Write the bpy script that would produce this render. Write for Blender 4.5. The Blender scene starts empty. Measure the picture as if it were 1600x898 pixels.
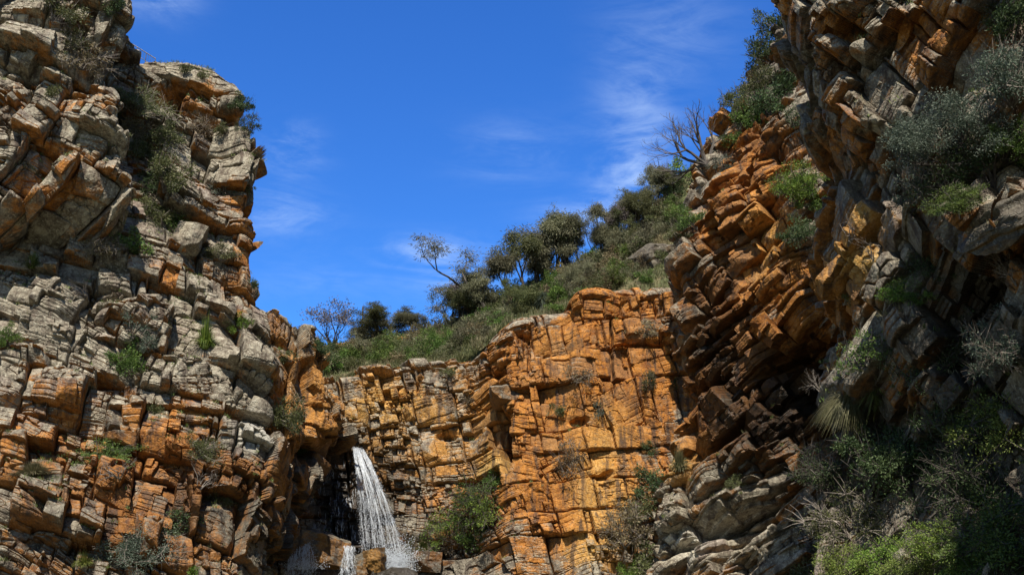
import bpy, math, random
import numpy as np
from mathutils import Vector, Matrix

R = math.radians
scene = bpy.context.scene
COL = scene.collection
PXSTEP = 1.05

# ------------------------------------------------------------------ camera
CAMZ = 1.6
PITCH = R(17.0)
FPX = 800.0 / math.tan(R(25.0))
cam_data = bpy.data.cameras.new("camera")
cam_data.sensor_width = 36.0
cam_data.lens = 18.0 / math.tan(R(25.0))
cam_data.clip_end = 20000.0
cam = bpy.data.objects.new("camera", cam_data)
cam.location = (0, 0, CAMZ)
cam.rotation_euler = (R(90) + PITCH, 0, 0)
COL.objects.link(cam)
scene.camera = cam


def P(px, py, Y):
    """point of the place seen in direction (px, py) of the 1600x898 picture at distance Y"""
    x = (px - 800.0) / FPX
    y = (449.0 - py) / FPX
    d = (x, math.cos(PITCH) - y * math.sin(PITCH), math.sin(PITCH) + y * math.cos(PITCH))
    k = Y / d[1]
    return np.array((d[0] * k, Y, CAMZ + d[2] * k))


def to_px(p):
    x = p[..., 0]
    y = p[..., 1]
    z = p[..., 2] - CAMZ
    c, s = math.cos(PITCH), math.sin(PITCH)
    f = np.maximum(y * c + z * s, 0.1)
    u = -y * s + z * c
    return 800.0 + FPX * x / f, 449.0 - FPX * u / f


# ------------------------------------------------------------------ numeric noise
def hsh(i, j, s):
    i = np.asarray(i).astype(np.int64)
    j = np.asarray(j).astype(np.int64)
    n = (i * 374761393 + j * 668265263 + int(s) * 974634777) & 0xFFFFFFFF
    n = ((n ^ (n >> 13)) * 1274126177) & 0xFFFFFFFF
    n = ((n ^ (n >> 16)) * 2246822519) & 0xFFFFFFFF
    n = n ^ (n >> 15)
    return (n & 0xFFFFFF) / float(0x1000000)


def pn(x, y, s):
    """gradient noise, about -0.7..0.7"""
    xi = np.floor(x); yi = np.floor(y)
    fx = x - xi; fy = y - yi
    u = fx * fx * fx * (fx * (fx * 6 - 15) + 10)
    v = fy * fy * fy * (fy * (fy * 6 - 15) + 10)
    out = 0
    for dx in (0, 1):
        for dy in (0, 1):
            a = hsh(xi + dx, yi + dy, s) * 6.2831853
            g = np.cos(a) * (fx - dx) + np.sin(a) * (fy - dy)
            out = out + g * (u if dx else 1 - u) * (v if dy else 1 - v)
    return out


def fbm(x, y, s, o=4):
    t = 0; a = 1.0
    for k in range(o):
        t = t + a * pn(x, y, s + k * 17)
        x = x * 2.03 + 5.1; y = y * 2.03 + 1.7; a *= 0.5
    return t


def sstep(a, b, x):
    t = np.clip((x - a) / (b - a), 0, 1)
    return t * t * (3 - 2 * t)


def facets(lx, ly, i, j, s, n=3, sl=1.0, d0=0.12, d1=0.5, tilt=0.35, tb=(0, 0)):
    """top of a broken block: a tilted face cut by n random chamfer planes (lx,ly in metres, local)"""
    h = (hsh(i, j, s + 1) - .5 + tb[0]) * 2 * tilt * lx + (hsh(i, j, s + 2) - .5 + tb[1]) * 2 * tilt * ly
    cut = 0
    for k in range(n):
        f = hsh(i, j, s + 10 + k) * 6.2831853
        d = d0 + (d1 - d0) * hsh(i, j, s + 20 + k)
        g = sl * (0.3 + 1.2 * hsh(i, j, s + 30 + k))
        cut = np.maximum(cut, g * ((lx * np.cos(f) + ly * np.sin(f)) - d))
    return h - cut


def cells1(t, s, salt):
    """irregular 1-d intervals: index, distance to nearest end, coordinate about the middle"""
    def bound(k):
        return k + 0.86 * (hsh(k, salt, s) - 0.5)
    k = np.floor(t)
    k = np.where(t < bound(k), k - 1, k)
    k = np.where(t >= bound(k + 1), k + 1, k)
    b0 = bound(k); b1 = bound(k + 1)
    return k, np.minimum(t - b0, b1 - t), t - 0.5 * (b0 + b1)


def brick(a, b, rh, cw, s, **kw):
    r, eb, lb = cells1(b / rh, s, 7)
    w = cw * (0.45 + 1.5 * hsh(r, 3, s + 5) ** 1.8)
    c, ea, la = cells1(a / w + 31.7 * hsh(r, 9, s + 6), s + 8, r)
    e = np.minimum(eb * rh, ea * w)
    f = facets(la * w, lb * rh, r, c, s + 40, **kw)
    off = hsh(r, c, s + 3) * 2 - 1
    return off, f, e, r, c, la * w, lb * rh


def worley(x, y, s):
    xi = np.floor(x); yi = np.floor(y)
    f1 = np.full(x.shape, 9.0); f2 = np.full(x.shape, 9.0)
    ci = np.zeros(x.shape); cj = np.zeros(x.shape)
    lx = np.zeros(x.shape); ly = np.zeros(x.shape)
    for dx in (-1, 0, 1):
        for dy in (-1, 0, 1):
            i = xi + dx; j = yi + dy
            px = i + 0.1 + .8 * hsh(i, j, s); py = j + 0.1 + .8 * hsh(i, j, s + 1)
            ddx = x - px; ddy = y - py
            d = np.maximum(np.abs(ddx), np.abs(ddy)) * 0.6 + 0.4 * np.sqrt(ddx * ddx + ddy * ddy)
            m = d < f1
            f2 = np.where(m, f1, np.minimum(f2, d))
            ci = np.where(m, i, ci); cj = np.where(m, j, cj)
            lx = np.where(m, ddx, lx); ly = np.where(m, ddy, ly)
            f1 = np.where(m, d, f1)
    return f2 - f1, ci, cj, lx, ly


def rock_height(a, b, s, A1=1.1, A2=.5, A3=.16, rh1=4.5, cw1=6.5, rh2=1.5, cw2=2.2, sc3=(.75, .5), crack=1.0, tb=(0, 0), rough=1.0, twist=.7, warp=1.0):
    a1 = a + warp * 1.2 * pn(a * .05, b * .05, s + 1) + .22 * pn(a * .45, b * .45, s + 2) + .05 * pn(a * 1.7, b * 1.7, s + 5)
    b1 = b + warp * .9 * pn(a * .035, b * .045, s + 3) + warp * .16 * pn(a * .35, b * .45, s + 4) + .04 * pn(a * 1.5, b * 1.5, s + 6)
    o1, f1, e1, r1, c1, la, lb = brick(a1, b1, rh1, cw1, s + 100, n=3, sl=.9, d0=rh1 * .15, d1=rh1 * .6, tilt=.42, tb=tb)
    th = (hsh(r1, c1, s + 51) - .5) * twist
    ct, st_ = np.cos(th), np.sin(th)
    a2 = la * ct - lb * st_ + 57. * hsh(r1, c1, s + 52); b2 = la * st_ + lb * ct + 57. * hsh(r1, c1, s + 53)
    szr = .7 + .8 * hsh(r1, c1, s + 54)
    a2 = a2 / szr; b2 = b2 / szr
    o2, f2, e2, r2, c2, _, _ = brick(a2, b2, rh2, cw2, s + 200, n=2, sl=1.0, d0=rh2 * .12, d1=rh2 * .7, tilt=.46, tb=tb)
    e3, i3, j3, lx, ly = worley(a2 / sc3[0], b2 / sc3[1], s + 300)
    c2 = c2 + 131 * c1; r2 = r2 + 77 * r1
    f3 = facets(lx * sc3[0], ly * sc3[1], i3, j3, s + 340, n=1, sl=.7, d0=.05, d1=.3, tilt=.55)
    o3 = hsh(i3, j3, s + 303) * 2 - 1
    big = sstep(.24, .30, hsh(r1, c1, s + 73))
    m2 = (0.3 + 1.1 * hsh(r1, c1, s + 71)) * (.10 + .90 * big)
    m3 = (0.06 + 1.6 * hsh(r2, c2, s + 72) ** 2.4) * (.35 + .65 * big)
    cid = np.unique((r2 * 7919. + c2 * 131. + r1 * 17. + c1 * 3.).ravel(), return_inverse=True)[1]
    cnt = np.bincount(cid)

    def percell(arr, k):
        return arr * (1 - k) + k * (np.bincount(cid, weights=arr.ravel()) / cnt)[cid].reshape(arr.shape)
    H = A1 * (o1 * .85 + f1 * .62) + A2 * m2 * (np.sign(o2) * np.abs(o2) ** 1.3 + f2 * 1.15) + A3 * m3 * (o3 + f3 * 2.4)
    g1 = sstep(-.25, .25, pn(a * .3, b * .3, s + 31)); g2 = sstep(-.1, .35, pn(a * .45, b * .45, s + 32))
    H -= crack * (.8 * np.exp(-(e1 / .085) ** 2) * g1 + .45 * m2 * np.exp(-(e2 / .055) ** 2) * g2 + .22 * m3 * g2 * np.exp(-(e3 * sc3[1] / .045) ** 2))
    H += rough * (percell(.6 * fbm(a * .14, b * .18, s + 13, 3), .85) + .05 * fbm(a * 1.4, b * 2.2, s + 14, 3) + 0.018 * fbm(a * 6, b * 8, s + 15, 2))
    # thin bedding lamination showing on some blocks
    lam = np.abs(((b2 / .36 + .25 * pn(a2 * .3, b2, s + 18)) % 1.0) - .5)
    H -= .10 * np.exp(-(lam / .10) ** 2) * sstep(.45, .8, hsh(r2, c2, s + 19)) * crack
    tint = hsh(r2, c2, s + 77) * .55 + hsh(r1, c1, s + 78) * .3 + hsh(i3, j3, s + 79) * .15
    return H, tint, percell


# ------------------------------------------------------------------ meshes from arrays
def grid_mesh(name, V, attrs=None, flip=False, smooth=False):
    nv, nu = V.shape[:2]
    idx = np.arange(nv * nu).reshape(nv, nu)
    q = np.stack([idx[:-1, :-1], idx[1:, :-1], idx[1:, 1:], idx[:-1, 1:]], -1).reshape(-1, 4)
    if flip:
        q = q[:, ::-1]
    return raw_mesh(name, V.reshape(-1, 3), q, attrs, smooth)


def raw_mesh(name, V, q, attrs=None, smooth=False):
    me = bpy.data.meshes.new(name)
    n = len(q); k = q.shape[1]
    me.vertices.add(len(V)); me.vertices.foreach_set("co", np.ascontiguousarray(V, dtype=np.float32).ravel())
    me.loops.add(n * k); me.loops.foreach_set("vertex_index", np.ascontiguousarray(q, dtype=np.int32).ravel())
    me.polygons.add(n)
    me.polygons.foreach_set("loop_start", np.arange(0, n * k, k, dtype=np.int32))
    me.polygons.foreach_set("loop_total", np.full(n, k, dtype=np.int32))
    me.update(calc_edges=True)
    me.polygons.foreach_set("use_smooth", np.full(n, smooth, dtype=bool))
    if attrs:
        for nm, arr in attrs.items():
            at = me.attributes.new(nm, 'FLOAT_COLOR', 'POINT' if len(arr) == len(V) else 'FACE')
            at.data.foreach_set("color", np.ascontiguousarray(arr, dtype=np.float32).ravel())
    return me


def link(name, me, mat=None, parent=None, **props):
    o = bpy.data.objects.new(name, me)
    COL.objects.link(o)
    if mat is not None and me is not None and not me.materials:
        me.materials.append(mat)
    if parent is not None:
        o.parent = parent
    for k, v in props.items():
        o[k] = v
    return o


# ------------------------------------------------------------------ node helpers
class N:
    def __init__(self, mat):
        self.t = mat.node_tree; self.t.nodes.clear()

    def n(self, typ, **kw):
        nd = self.t.nodes.new(typ)
        for k, v in kw.items():
            if k.startswith('i_'):
                nd.inputs[k[2:]].default_value = v
            else:
                setattr(nd, k, v)
        return nd

    def l(self, a, b):
        self.t.links.new(a, b)

    def math(self, op, a, b=None, c=None, clamp=False):
        m = self.t.nodes.new('ShaderNodeMath'); m.operation = op; m.use_clamp = clamp
        for i, v in enumerate((a, b, c)):
            if v is None: continue
            if isinstance(v, (int, float)): m.inputs[i].default_value = v
            else: self.l(v, m.inputs[i])
        return m.outputs[0]

    def mix(self, f, a, b, typ='MIX'):
        m = self.t.nodes.new('ShaderNodeMix'); m.data_type = 'RGBA'; m.blend_type = typ; m.clamp_factor = True
        for sock, v in ((m.inputs[0], f), (m.inputs[6], a), (m.inputs[7], b)):
            if isinstance(v, (int, float)): sock.default_value = v
            elif isinstance(v, tuple): sock.default_value = (v[0], v[1], v[2], 1)
            else: self.l(v, sock)
        return m.outputs[2]

    def noise(self, vec, scale, detail=4, rough=.55, dist=0.0):
        m = self.t.nodes.new('ShaderNodeTexNoise')
        m.inputs['Scale'].default_value = scale; m.inputs['Detail'].default_value = detail
        m.inputs['Roughness'].default_value = rough; m.inputs['Distortion'].default_value = dist
        if vec is not None: self.l(vec, m.inputs['Vector'])
        return m.outputs['Fac']

    def ramp(self, x, lo, hi):
        m = self.t.nodes.new('ShaderNodeMapRange'); m.interpolation_type = 'SMOOTHSTEP'
        self.l(x, m.inputs[0]); m.inputs[1].default_value = lo; m.inputs[2].default_value = hi
        return m.outputs[0]

    def scalevec(self, vec, s):
        m = self.t.nodes.new('ShaderNodeMapping'); m.inputs['Scale'].default_value = s
        self.l(vec, m.inputs['Vector']); return m.outputs[0]


def new_mat(name):
    m = bpy.data.materials.new(name); m.use_nodes = True
    return m


def rock_material(name="weathered_quartzite", bumpk=1.0):
    m = new_mat(name); g = N(m)
    co = g.n('ShaderNodeTexCoord').outputs['Object']
    at = g.n('ShaderNodeAttribute', attribute_name='rock')
    sep = g.n('ShaderNodeSeparateColor'); g.l(at.outputs['Color'], sep.inputs[0])
    orange, tint, wet = sep.outputs[0], sep.outputs[1], sep.outputs[2]
    yellow = at.outputs['Alpha']
    geo = g.n('ShaderNodeNewGeometry')
    nz = g.n('ShaderNodeSeparateXYZ'); g.l(geo.outputs['Normal'], nz.inputs[0])
    up = nz.outputs['Z']
    n_big = g.noise(co, .35, 5, .6)
    n_mid = g.noise(co, 1.3, 6, .62, .3)
    n_fine = g.noise(co, 6.5, 5, .65)
    n_sp = g.noise(co, 17., 3, .6)
    # greys
    grey = g.mix(g.ramp(n_mid, .32, .7), (.115, .092, .066), (.335, .29, .21))
    grey = g.mix(g.ramp(n_fine, .5, .68), grey, (.43, .39, .29))
    grey = g.mix(g.math('MULTIPLY', g.ramp(tint, .55, .95), .55), grey, (.20, .135, .115))
    # oranges
    org = g.mix(g.ramp(n_mid, .3, .68), (.17, .058, .014), (.46, .18, .026))
    org = g.mix(g.math('MULTIPLY', g.ramp(n_fine, .50, .70), .6), org, (.56, .27, .075))
    org = g.mix(g.math('MULTIPLY', g.ramp(tint, .50, .15), .6), org, (.24, .125, .055))
    yel = g.mix(g.ramp(n_fine, .35, .65), (.50, .27, .045), (.68, .47, .17))
    org = g.mix(yellow, org, yel)
    # how much orange
    f = g.math('ADD', g.math('MULTIPLY', orange, 1.3), g.math('MULTIPLY', g.math('SUBTRACT', n_big, .5), 2.1))
    f = g.math('ADD', f, g.math('MULTIPLY', g.math('SUBTRACT', n_mid, .5), .9))
    f = g.math('ADD', f, g.math('MULTIPLY', g.math('SUBTRACT', tint, .5), .55))
    f = g.math('SUBTRACT', f, g.math('MULTIPLY', up, .42))
    colr = g.mix(g.ramp(f, .38, .78), grey, org)
    # lichen: pale crusts with ragged edges
    lic = g.math('MULTIPLY', g.ramp(g.math('ADD', g.math('MULTIPLY', n_mid, .5), g.math('MULTIPLY', n_sp, .5)), .54, .62), .55)
    colr = g.mix(g.math('MULTIPLY', lic, g.math('SUBTRACT', 1.0, g.math('MULTIPLY', orange, .75), clamp=True)), colr, (.48, .46, .37))
    colr = g.mix(g.math('MULTIPLY', orange, g.math('SUBTRACT', g.math('MULTIPLY', n_fine, -1.6), .35), clamp=True), colr, (.66, .62, .52))
    # dark water stains running down
    st = g.noise(g.scalevec(co, (1.6, 1.6, .16)), 1.0, 5, .6)
    colr = g.mix(g.math('MULTIPLY', g.ramp(st, .51, .66), .78), colr, (.060, .040, .030))
    mott = g.noise(co, 2.7, 6, .7)
    colr = g.mix(g.math('MULTIPLY', g.ramp(mott, .50, .66), .62), colr, (.085, .060, .042))
    colr = g.mix(g.math('MULTIPLY', wet, .93), colr, (.022, .018, .014))  # wet mask: damp rock and stains, plus recess shade put into the colour
    b = g.n('ShaderNodeBsdfPrincipled')
    g.l(colr, b.inputs['Base Color'])
    g.l(g.math('SUBTRACT', .92, g.math('MULTIPLY', wet, .55)), b.inputs['Roughness'])
    b.inputs['Specular IOR Level'].default_value = .25
    # relief finer than the mesh
    vor = g.n('ShaderNodeTexVoronoi', feature='DISTANCE_TO_EDGE'); vor.inputs['Scale'].default_value = 2.4
    wv = g.n('ShaderNodeVectorMath', operation='ADD'); g.l(co, wv.inputs[0])
    nn = g.n('ShaderNodeTexNoise'); nn.inputs['Scale'].default_value = 1.1; g.l(co, nn.inputs['Vector']); g.l(nn.outputs['Color'], wv.inputs[1])
    g.l(wv.outputs[0], vor.inputs['Vector'])
    hgt = g.math('ADD', g.math('MULTIPLY', n_fine, .20), g.math('MULTIPLY', n_sp, .09))
    hgt = g.math('ADD', hgt, g.math('MULTIPLY', g.ramp(vor.outputs['Distance'], 0, .06), .10))
    hgt = g.math('ADD', hgt, g.math('MULTIPLY', n_mid, .12))
    bp = g.n('ShaderNodeBump'); bp.inputs['Strength'].default_value = .8 * bumpk; bp.inputs['Distance'].default_value = .35
    g.l(hgt, bp.inputs['Height']); g.l(bp.outputs[0], b.inputs['Normal'])
    o = g.n('ShaderNodeOutputMaterial'); g.l(b.outputs[0], o.inputs[0])
    return m


# ------------------------------------------------------------------ cliffs
def wmat(m, ts, k=.55):
    """interpolation weights: Catmull-Rom blended with straight lines"""
    W = np.zeros((len(ts), m))
    i = np.clip(np.floor(ts).astype(int), 0, m - 2); f = ts - i
    cr = [-.5 * f + f * f - .5 * f ** 3, 1 - 2.5 * f * f + 1.5 * f ** 3, .5 * f + 2 * f * f - 1.5 * f ** 3, -.5 * f * f + .5 * f ** 3]
    r = np.arange(len(ts))
    for q in range(4):
        np.add.at(W, (r, np.clip(i + q - 1, 0, m - 1)), cr[q] * k)
    np.add.at(W, (r, i), (1 - f) * (1 - k)); np.add.at(W, (r, i + 1), f * (1 - k))
    return W


def gauss(px, py, lst, base=0.0):
    """sum of soft elliptical patches given on the cliff face: (cx, cy, rx, ry, angle, value[, hardness])"""
    out = np.full(px.shape, float(base))
    for it in lst:
        cx, cy, rx, ry, an, val = it[:6]
        hd = it[6] if len(it) > 6 else 1.0
        c, s = math.cos(R(an)), math.sin(R(an))
        dx, dy = px - cx, py - cy
        u = (dx * c - dy * s) / rx; v = (dx * s + dy * c) / ry
        d = (np.abs(u) ** 2.5 + np.abs(v) ** 2.5)
        out += val * np.exp(-d ** hd)
    return out


def cliff(name, net, dip, seed, mat, feats=(), orange=(), obase=.2, wet=(), yellow=(), step=None, tb=(0, 0), gain=None, mod=None, face=(0, -1, .15), sharp=(), dz=.35, **rk):
    """net: rows (top to bottom) of (px,py,Y[,dx,dy,dz]) control points from left to right"""
    step = step or PXSTEP
    C = net if isinstance(net, np.ndarray) else np.array([[P(*c[:3]) + (np.array(c[3:6]) if len(c) > 3 else 0) for c in row] for row in net])
    nv, nu = C.shape[:2]
    qx, qy = to_px(C)
    qc = np.clip(qx, -60, 1660); rc = np.clip(qy, -60, 960)

    def samples(n, lens, wl):
        ts = []
        for i in range(n - 1):
            vis = max(lens[i] / step, wl[i] / 3.0, 2)
            ts += list(i + np.linspace(0, 1, int(min(vis, 600)), endpoint=False))
        return np.array(ts + [n - 1.0])
    lu = [np.max(np.hypot(np.diff(qc, axis=1), np.diff(rc, axis=1))[:, i]) for i in range(nu - 1)]
    wu = [np.max(np.linalg.norm(np.diff(C, axis=1), axis=2)[:, i]) for i in range(nu - 1)]
    lv = [np.max(np.hypot(np.diff(qc, axis=0), np.diff(rc, axis=0))[i]) for i in range(nv - 1)]
    wv = [np.max(np.linalg.norm(np.diff(C, axis=0), axis=2)[i]) for i in range(nv - 1)]
    Wu = wmat(nu, samples(nu, lu, wu)); Wv = wmat(nv, samples(nv, lv, wv))
    B = np.einsum('ai,ijk,bj->abk', Wv, C, Wu)
    du = np.gradient(B, axis=1); dv = np.gradient(B, axis=0)
    nr = np.cross(dv, du); nr /= np.maximum(np.linalg.norm(nr, axis=2, keepdims=True), 1e-9)
    raw = nr
    for ax in (0, 1):
        for _ in range(2):
            w = max(3, min(61, nr.shape[ax] // 6)) | 1
            pad = [(0, 0)] * 3; pad[ax] = (w // 2 + 1, w // 2)
            cs = np.cumsum(np.pad(nr, pad, mode='edge'), axis=ax)
            nr = (np.take(cs, np.arange(w, cs.shape[ax]), ax) - np.take(cs, np.arange(0, cs.shape[ax] - w), ax)) / w
    nr /= np.maximum(np.linalg.norm(nr, axis=2, keepdims=True), 1e-9)
    nr = nr * .55 + .45 * np.array(face) / np.linalg.norm(face)
    nr /= np.maximum(np.linalg.norm(nr, axis=2, keepdims=True), 1e-9)
    px, py = to_px(B)
    T = C[:, nu - 1].mean(0) - C[:, 0].mean(0); T[2] = 0
    vis = (C[nv // 2, nu // 2] - C[nv // 2, 1]); vis[2] = 0
    T = vis / np.linalg.norm(vis)
    Nb = np.array((-T[1], T[0], 0.))
    sa = B @ T + .7 * (B @ Nb); sh = B[..., 2] + dz * (B @ Nb)
    c, s = math.cos(R(dip)), math.sin(R(dip))
    a = sa * c + sh * s; b = -sa * s + sh * c
    H, tint, percell = rock_height(a, b, seed, tb=tb, **rk)
    if gain:
        H = H * gauss(px, py, gain, 1.0)
    if mod is not None:
        H = H + mod(px, py, a, b)
    jx = px + 9 * pn(a * .5, b * .5, seed + 501) + 5 * pn(a * 1.6, b * 1.6, seed + 503)
    jy = py + 9 * pn(a * .5, b * .5, seed + 502) + 5 * pn(a * 1.6, b * 1.6, seed + 504)
    H = H + percell(gauss(px, py, feats), .85) + gauss(px + .35 * (jx - px), py + .35 * (jy - py), sharp)
    fwd = np.array(face) / np.linalg.norm(face)
    H = H * (.25 + .75 * sstep(-.6, -.1, raw @ fwd))
    V = B + nr * H[..., None]
    j2x = px + 26 * pn(a * .25, b * .25, seed + 505) + 10 * pn(a, b, seed + 507); j2y = py + 26 * pn(a * .25, b * .25, seed + 506)
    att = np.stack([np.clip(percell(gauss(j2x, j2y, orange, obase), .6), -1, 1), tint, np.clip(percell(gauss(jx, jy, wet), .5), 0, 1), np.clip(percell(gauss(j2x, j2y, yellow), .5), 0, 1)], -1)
    me = grid_mesh(name, V, {'rock': att.reshape(-1, 4)})
    o = link(name, me, mat, kind='structure')
    return o


ROCK = rock_material()


def build_left_main():
    xs = [-260, -60, 120, 250, 335]
    ys = [60, 160, 250, 340, 440, 490, 545, 610, 680, 722, 800, 900, 1060]
    edge = [(300, 95), (376, 184), (396, 250), (393, 340), (393, 440), (446, 490), (486, 545), (514, 610), (545, 680), (508, 722), (462, 800), (440, 900), (430, 1060)]
    eY = [92, 88, 86, 86, 86, 88, 90, 92, 93.5, 90, 86, 83, 80]
    topy = [-140, -60, 35, 92, 146]
    rows = []
    base = np.array([75, 77, 79.5, 82, 84.5])
    # lean back: lower rows nearer
    lean = [5, 3.5, 2, .5, -1, -2, -3, -4, -5, -6, -7.5, -9, -12]
    r = []
    for x, ty, Y in zip(xs, topy, base + 8):
        r.append((x, ty, Y, -10, 22, 1.0))
    r += [(318, 144, 92, -9, 20, 1), (318, 144, 92, -12, 24, -2), (318, 144, 92, -16, 40, -3)]
    rows.append(r)
    r = [(x, ty, Y) for x, ty, Y in zip(xs, topy, base + 6)]
    r += [(356, 164, 90), (356, 168, 90, -4, 10, -1), (356, 168, 90, -9, 30, -3)]
    rows.append(r)
    for k, y in enumerate(ys):
        if k == 0: continue
        r = []
        for q, (x, Y) in enumerate(zip(xs, base)):
            xx = x + (edge[k][0] - 390) * [0, .0, .15, .35, .65][q] * (1 if edge[k][0] > 390 else .5)
            yy = y if topy[q] < y - 18 else topy[q] + 22
            r.append((xx, yy, Y + lean[k]))
        ex, ey = edge[k]
        r += [(ex, ey, eY[k]), (ex, ey, eY[k], -4, 10, 0), (ex, ey, eY[k], -10, 30, 0)]
        rows.append(r)
    feats = [(290, 380, 20, 26, 20, 2.0, 2), (300, 405, 16, 20, 0, -1.5, 2),
             (150, 500, 40, 14, -20, -1.2), (75, 470, 42, 30, -10, 1.4, 2), (110, 505, 28, 22, 0, .8, 2),
             (95, 615, 45, 20, -10, 1.2, 2), (95, 655, 42, 10, -15, -1.3, 2), (180, 520, 12, 22, 15, -1.6, 2),
             (80, 790, 60, 40, 0, 1.2, 2), (80, 848, 70, 10, -5, -1.4, 2), (280, 760, 14, 60, -10, -1.6), (385, 575, 45, 18, -30, 1.6, 2), (400, 612, 45, 10, -30, -1.4, 2),
             (430, 880, 22, 30, 0, -2.0), (440, 640, 16, 40, 0, -1.2), (330, 240, 60, 12, -25, -1.0), (365, 190, 30, 8, -15, -1.6, 2), (350, 165, 30, 10, -15, .8, 2),
             (310, 155, 20, 7, -20, -1.4, 2), (500, 705, 28, 14, 10, -2.5), (415, 770, 28, 30, 0, 1.0), (330, 650, 30, 18, 0, .9, 2), (345, 700, 35, 8, 0, -1.2, 2)]
    orange = [(100, 760, 260, 130, 0, .46), (330, 760, 150, 120, 0, .42), (480, 620, 60, 110, 0, .62), (280, 150, 50, 20, -25, .35), (375, 400, 25, 90, 0, .55), (70, 110, 40, 30, 0, .3),
              (270, 440, 22, 30, 0, .6), (170, 690, 120, 40, 0, .3), (392, 672, 36, 40, 0, -1.15), (290, 640, 30, 20, 0, .3), (60, 560, 60, 30, 0, .2), (100, 490, 120, 60, 0, -.12)]
    wet = [(520, 720, 45, 30, 0, .8), (470, 870, 30, 60, 0, .6), (285, 760, 16, 60, 0, .4), (150, 800, 260, 130, 0, .34), (380, 780, 90, 110, 0, .36), (200, 400, 160, 90, 0, .12)]  # damp by the fall, brown staining low down, darker in the cleft
    return cliff("left_cliff", rows, -17, 11, ROCK, feats, orange, .10, wet, [(480, 600, 70, 110, 0, .2)], face=(.35, -1, .15), A1=1.25, A2=.62, A3=.2, rh1=3.2, cw1=4.0, rh2=1.05, cw2=1.5)


def build_left_outcrop():
    xs = [-260, -90, 20, 95, 150]
    ed = [(-90, 205), (-20, 196), (35, 199), (65, 195), (105, 180), (135, 182), (165, 178), (195, 172), (222, 192), (260, 204), (310, 208), (370, 190), (450, 150)]
    base = np.array([71, 72, 73, 74, 75.])
    lean = [3, 2.4, 1.8, 1.3, .9, .6, .3, .3, 0, 0, .8, 3.5, 9]
    rows = []
    rows.append([(x, -120, 76, -11, 20, 2) for x in xs] + [(205, -110, 76, -8, 14, 1), (205, -110, 76, -11, 18, 0), (205, -110, 76, -16, 30, 0)])
    for k, (y, ex) in enumerate(ed):
        r = []
        for q, x in enumerate(xs):
            xx = x + (ex - 195) * [0, 0, .1, .3, .6][q]
            r.append((xx, y, base[q] + lean[k] + 0))
        r += [(ex, y, 76 + lean[k]), (ex, y, 76 + lean[k], -4, 7, 0), (ex, y, 76 + lean[k], -9, 22, 0)]
        rows.append(r)
    feats = [(130, 45, 30, 12, -10, -1.6, 2), (120, 90, 35, 35, 0, -1.2), (60, 85, 30, 14, 15, 1.0, 2), (55, 105, 25, 8, 15, -1.3, 2), (45, 20, 35, 14, -15, .9, 2), (45, 38, 25, 8, -10, -1.2, 2),
             (150, 15, 35, 16, -15, 1.0, 2), (130, 130, 34, 9, -40, -1.3, 2), (90, 230, 30, 22, 30, -1.0), (60, 270, 26, 22, 0, -1.3), (125, 265, 35, 12, -25, 1.0, 2), (110, 300, 40, 20, -20, -1.2)]
    orange = [(35, 115, 30, 14, 0, .75), (110, 155, 28, 40, -30, .6), (115, 250, 60, 40, 0, .45), (60, 300, 60, 30, 0, .35), (30, 170, 30, 30, 0, .25)]
    return cliff("left_outcrop", rows, -22, 23, ROCK, feats, orange, .06, (), (), face=(.35, -1, .15), A1=1.15, A2=.6, A3=.2, rh1=3.0, cw1=3.6, rh2=1.1, cw2=1.5)


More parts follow.
